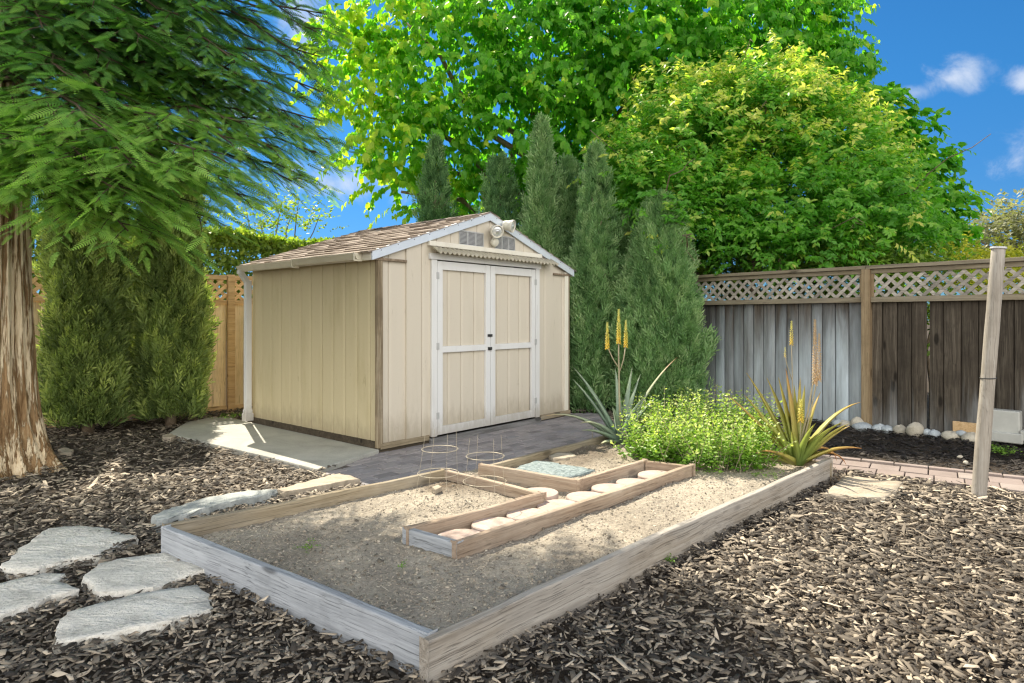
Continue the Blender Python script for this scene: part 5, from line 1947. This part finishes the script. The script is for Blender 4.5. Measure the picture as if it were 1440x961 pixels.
for j in range(nz - 1):
    for i in range(nth):
        i2 = (i + 1) % nth
        Fq.append((j * nth + i, j * nth + i2, (j + 1) * nth + i2, (j + 1) * nth + i))
o = np_mesh('trunk', np.array(V), [np.array(Fq)], M['bark'], None, smooth_=True)
relative(o, red)

SPR = spray_template(11)
SPR_LOW = spray_template(6)
BP, BD, BU, BS, BT, BL = [], [], [], [], [], []
bpaths = []


def rw_branch(tip, z0, nb=16, bl=.62, size=.2, low=False, bright=.0, sag=.25):
    tip = np.array(tip, float)
    st = np.array((RX, RY, z0))
    path = curve(st, tip, sag, 8, .25)
    bpaths.append((path, .022, .005))
    path = np.array(path)
    seg = np.linspace(0, 1, len(path))
    main = nrm(tip - st)
    side0 = nrm(np.cross(main, (0, 0, 1)))
    for i in range(nb):
        s = .22 + .78 * (i + rng.random() * .6) / nb
        b = np.array([np.interp(s, seg, path[:, k]) for k in range(3)])
        sg = 1 if i % 2 else -1
        dr = nrm(main * rng.uniform(.5, .9) + side0 * sg * rng.uniform(.4, .95) + np.array((0, 0, rng.normal(-.12, .12))))
        L = bl * rng.uniform(.6, 1.15) * (1.1 - .45 * s)
        ns = max(5, int(L / (size * .27)))
        e2 = nrm(np.cross(dr, (0, 0, 1)))
        for j in range(ns):
            u = (j + .5) / ns
            p = b + dr * L * u + np.array((0, 0, -.30 * L * u * u))
            sg2 = 1 if j % 2 else -1
            dd_ = dr * (.75 + .4 * (u > .85)) + e2 * sg2 * rng.uniform(.2, .75) * (u < .9) + np.array((0, 0, -.10 - .14 * u + rng.normal(0, .10)))
            BP.append(p); BD.append(dd_); BU.append(np.array((rng.normal(0, .5), rng.normal(-.15, .5), 1.)))
            BS.append(size * rng.uniform(.7, 1.25))
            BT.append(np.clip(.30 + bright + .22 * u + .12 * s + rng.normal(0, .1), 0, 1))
            BL.append(low)
        bpaths.append(([b, b + dr * L * .35 + np.array((0, 0, -.037 * L)), b + dr * L * .65 + np.array((0, 0, -.127 * L))], .005, .002))


front = [(120, 225, 4.1), (250, 240, 4.2), (330, 205, 4.5), (200, 285, 4.3), (60, 250, 4.1), (300, 270, 4.7), (150, 185, 3.9), (395, 215, 4.8), (435, 185, 4.9), (385, 130, 4.8), (20, 205, 4.0), (240, 160, 4.3),
         (120, 300, 4.5), (250, 300, 4.9), (90, 180, 4.3), (190, 235, 4.0), (320, 250, 4.4), (-40, 240, 4.2), (-60, 150, 4.0), (360, 262, 5.0), (20, 150, 4.4), (60, 290, 4.6), (290, 315, 4.6), (350, 285, 4.8), (410, 255, 5.0), (445, 215, 5.0), (180, 325, 4.5), (105, 315, 4.4), (330, 235, 4.5), (275, 210, 4.2), (160, 265, 4.1), (450, 170, 5.1), (390, 180, 4.7), (225, 330, 4.8)]
for px, py, Y in front:
    tip = at(px, py, Y)
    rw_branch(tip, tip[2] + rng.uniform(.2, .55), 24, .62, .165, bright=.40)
mid = [(100, 110, 4.3), (330, 85, 4.6), (430, 100, 5.0), (445, 45, 5.0), (200, 55, 4.5), (60, 40, 4.3), (300, 15, 4.7), (400, -30, 5.0), (150, 0, 4.4), (250, 110, 5.0), (370, 60, 5.3), (180, 140, 5.4), (300, 160, 5.5), (230, -50, 4.6),
       (60, 100, 5.0), (400, 165, 5.4), (330, -70, 4.9), (445, -60, 5.1), (-50, 60, 4.3), (100, -70, 4.4), (20, 10, 4.6), (340, 130, 5.2), (270, 60, 5.2), (120, 60, 5.3), (455, 130, 5.1), (450, 80, 5.2), (420, 140, 5.0), (460, 20, 5.2), (410, 70, 5.0), (380, 20, 5.1), (350, 110, 4.9), (460, 200, 5.1), (430, 250, 5.2), (400, 190, 5.0), (160, 90, 4.6), (250, 20, 4.7)]
for px, py, Y in mid:
    tip = at(px, py, Y)
    rw_branch(tip, tip[2] + rng.uniform(.2, .7), 22, .66, .175, bright=.12)
rear = [(130, 170, 6.6), (260, 190, 6.5), (330, 140, 6.3), (60, 120, 6.8), (200, 90, 6.6), (310, 60, 6.3), (240, 250, 6.6), (150, 260, 6.5)]
for px, py, Y in rear:
    tip = at(px, py, Y)
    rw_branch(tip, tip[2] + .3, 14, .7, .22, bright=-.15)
# higher tiers above the picture; they shade the near part of the yard
for k in range(135):
    z0 = rng.uniform(5.2, 8.5)
    az = R(rng.uniform(-160, 30))
    L = rng.uniform(2.2, 3.9) * (1 - .05 * (z0 - 4))
    tip = np.array((RX + L * math.cos(az), RY + L * math.sin(az), z0 - rng.uniform(.0, .4)))
    rw_branch(tip, z0, 15, 1.0, .44, True, -.05)
for px, py in [(640, 860), (700, 850), (760, 870), (820, 850), (880, 845), (940, 850), (980, 870), (1030, 900), (700, 930), (780, 940), (860, 930), (940, 930), (1000, 945), (1060, 960), (560, 820), (480, 790), (620, 800),
               (850, 890), (910, 900), (970, 910), (740, 900), (660, 900), (420, 760), (330, 740), (540, 880), (440, 860)]:
    g = gp(px, py)
    zt_ = rng.uniform(5.4, 7.2)
    tip = np.array((g[0] + S[0] * zt_ / S[2], g[1] + S[1] * zt_ / S[2], zt_))
    rw_branch(tip, zt_ + rng.uniform(.2, .8), 16, .9, .42, True, -.05)
BP, BD, BU, BS, BT, BL = map(np.array, (BP, BD, BU, BS, BT, BL))
# sprays that would shade the sunny part of the yard are left off (crown shaped for its shadow)
land = BP[:, :2] - S[:2] * (BP[:, 2] / S[2])[:, None]
keep = ~in_poly(land + rng.normal(0, .07, land.shape), [tuple(p) for p in LIT])
parts = []
for lo, tm in ((False, SPR), (True, SPR_LOW)):
    k = keep & (BL == lo)
    parts.append(instance(tm[0], tm[1], BP[k], frames(BD[k], BU[k]), BS[k] * (1.0), BT[k], tm[2]))
V, Fs, T = merge(parts)
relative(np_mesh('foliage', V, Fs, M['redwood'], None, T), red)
def lit_end(b):
    q = np.array(b[0][-1])
    return in_poly((q[:2] - S[:2] * q[2] / S[2])[None], [tuple(p) for p in LIT])[0]


limb_tubes('branches', [b for b in bpaths if not lit_end(b)], red, M['twig'])

# ------------------------------------------------------------------ beyond the fences
hg = thing('clipped_hedge', 'sunlit clipped hedge rising behind the cedar fence', 'hedge', (-4.6, 10.2, 0))
n = 60000
u = rng.uniform(-4.5, 4.2, n); w = rng.uniform(0, 1, n); face = rng.random(n)
dep = np.where(face < .45, rng.uniform(0, .22, n), rng.uniform(0, 1.3, n))
zh = np.where(face < .45, rng.uniform(.9, 2.62, n), 2.62 - rng.uniform(0, .12, n)) + .05 * np.sin(u * 3)
o3 = np.append(FL0 + FLN * 1.15 + FLD * 2.4, 0)
Ph = o3 + u[:, None] * np.append(FLD, 0) + dep[:, None] * np.append(FLN, 0) + np.column_stack([np.zeros(n), np.zeros(n), zh])
Dh = rand_dirs(n) + np.array((0, 0, .4)); Uh = np.where((face < .45)[:, None], -np.append(FLN, 0), np.array((0, 0, 1.))) + rng.normal(0, .5, (n, 3))
V, Fs, T = instance(SIMPLE_LEAF[0], SIMPLE_LEAF[1], Ph, frames(Dh, Uh), rng.uniform(.06, .11, n), np.clip(.35 + .3 * (face > .45) + rng.normal(0, .15, n), 0, 1))  # top leaves lighter, sunlight on the hedge top put into the tint
relative(np_mesh('foliage', V, Fs, M['hedge'], None, T), hg)
m = MB()
for s in np.arange(-4.3, 4.2, .5):
    b = o3 + s * np.append(FLD, 0) + .6 * np.append(FLN, 0)
    m.tube([b, b + np.array((.05, 0, 1.2)), b + np.array((0, .1, 2.3))], [.04, .03, .01], 6)
relative(m.build('stems', M['bark_thin']), hg)

at_ = thing('airy_tree', 'thin airy pale green tree against the sky left of the shed roof', 'tree', (-5.0, 14.0, 0))
al = lobes_px([(345, 310, 28, 14), (385, 300, 32, 14), (420, 305, 28, 14.2), (450, 318, 20, 14.2), (365, 330, 35, 14), (410, 330, 35, 14)])
V, Fs, T = lobe_crown(al, 7, .5, 9, .10, SIMPLE_LEAF, .1, lambda p, s, o: .55 + .2 * o, .1)
relative(np_mesh('crown', V, Fs, M['hedge'], None, T), at_)
limb_tubes('trunk', [([(-5, 14, -.1), (-5, 14, 1.5)], .07, .05)] + [(curve((-5, 14, 1.5), c + np.array((0, 0, r[2] * .8)), .1, 5, .3), .03, .006) for c, r in al], at_, M['bark_thin'])

ys = thing('yellow_shrub', 'yellow leaved shrub behind the weathered fence at far right', 'shrub', (6.9, 9.2, 0))
yl = lobes_px([(1340, 385, 34, 8.8, .4), (1375, 380, 36, 8.9, .4), (1415, 385, 40, 9.0, .4), (1455, 380, 40, 9.0, .4), (1350, 420, 50, 8.9, .4), (1420, 425, 55, 9.0, .4), (1500, 400, 60, 9.0, .5)])
V, Fs, T = lobe_crown(yl, 34, .25, 9, .075, SIMPLE_LEAF, .1, lambda p, s, o: .45 + .3 * o, .1)
relative(np_mesh('foliage', V, Fs, M['yellowleaf'], None, T), ys)
limb_tubes('stems', [(curve((6.9, 9.2, -.05), c, .1, 5, .3), .03, .008) for c, r in yl], ys, M['bark_thin'])

ft = thing('distant_tree', 'hazy olive green rounded tree far beyond the right fence', 'tree', (25.5, 31, 0))
fl_ = lobes_px([(1400, 330, 38, 31), (1440, 318, 42, 31), (1480, 330, 45, 31), (1375, 338, 22, 31), (1420, 350, 45, 31), (1470, 365, 50, 31), (1400, 372, 35, 31)])
V, Fs, T = lobe_crown(fl_, 3.6, .9, 9, .26, SIMPLE_LEAF, .2, lambda p, s, o: .4 + .25 * o, .1)
relative(np_mesh('crown', V, Fs, M['oliveleaf'], None, T), ft)
limb_tubes('trunk', [([(25.5, 31, -.1), (25.4, 31, 2.0)], .3, .22)] + [(curve((25.4, 31, 2.0), c, .2, 5, .3), .12, .03) for c, r in fl_], ft, M['bark_thin'])

bp = [(925, 390, 55, 10.3), (1290, 480, 55, 7.9), (1310, 400, 45, 7.7), (970, 385, 50, 9.9), (1030, 390, 55, 9.4), (1090, 395, 55, 9.0), (1150, 395, 55, 8.7), (1210, 395, 55, 8.3), (1270, 395, 52, 8.0), (1010, 440, 60, 9.6), (1120, 450, 60, 9.0), (1220, 450, 60, 8.4)]
us = thing('understory_shrub', 'low green shrub row showing through the fence lattice', 'shrub', (4.3, 9.6, 0))
ul = lobes_px([(a, b, c, d + .5, .3) for a, b, c, d in bp] + [(a, 365, 62, 11.6, .5) for a in range(930, 1330, 55)])
V, Fs, T = lobe_crown(ul, 52, .25, 9, .08, SIMPLE_LEAF, .1, lambda p, s, o: .25 + .3 * o, .1)
relative(np_mesh('foliage', V, Fs, M['hedge'], None, T), us)
limb_tubes('stems', [(curve(c * np.array((1, 1, 0)), c, .0, 4, .2), .03, .01) for c, r in ul], us, M['bark_thin'])
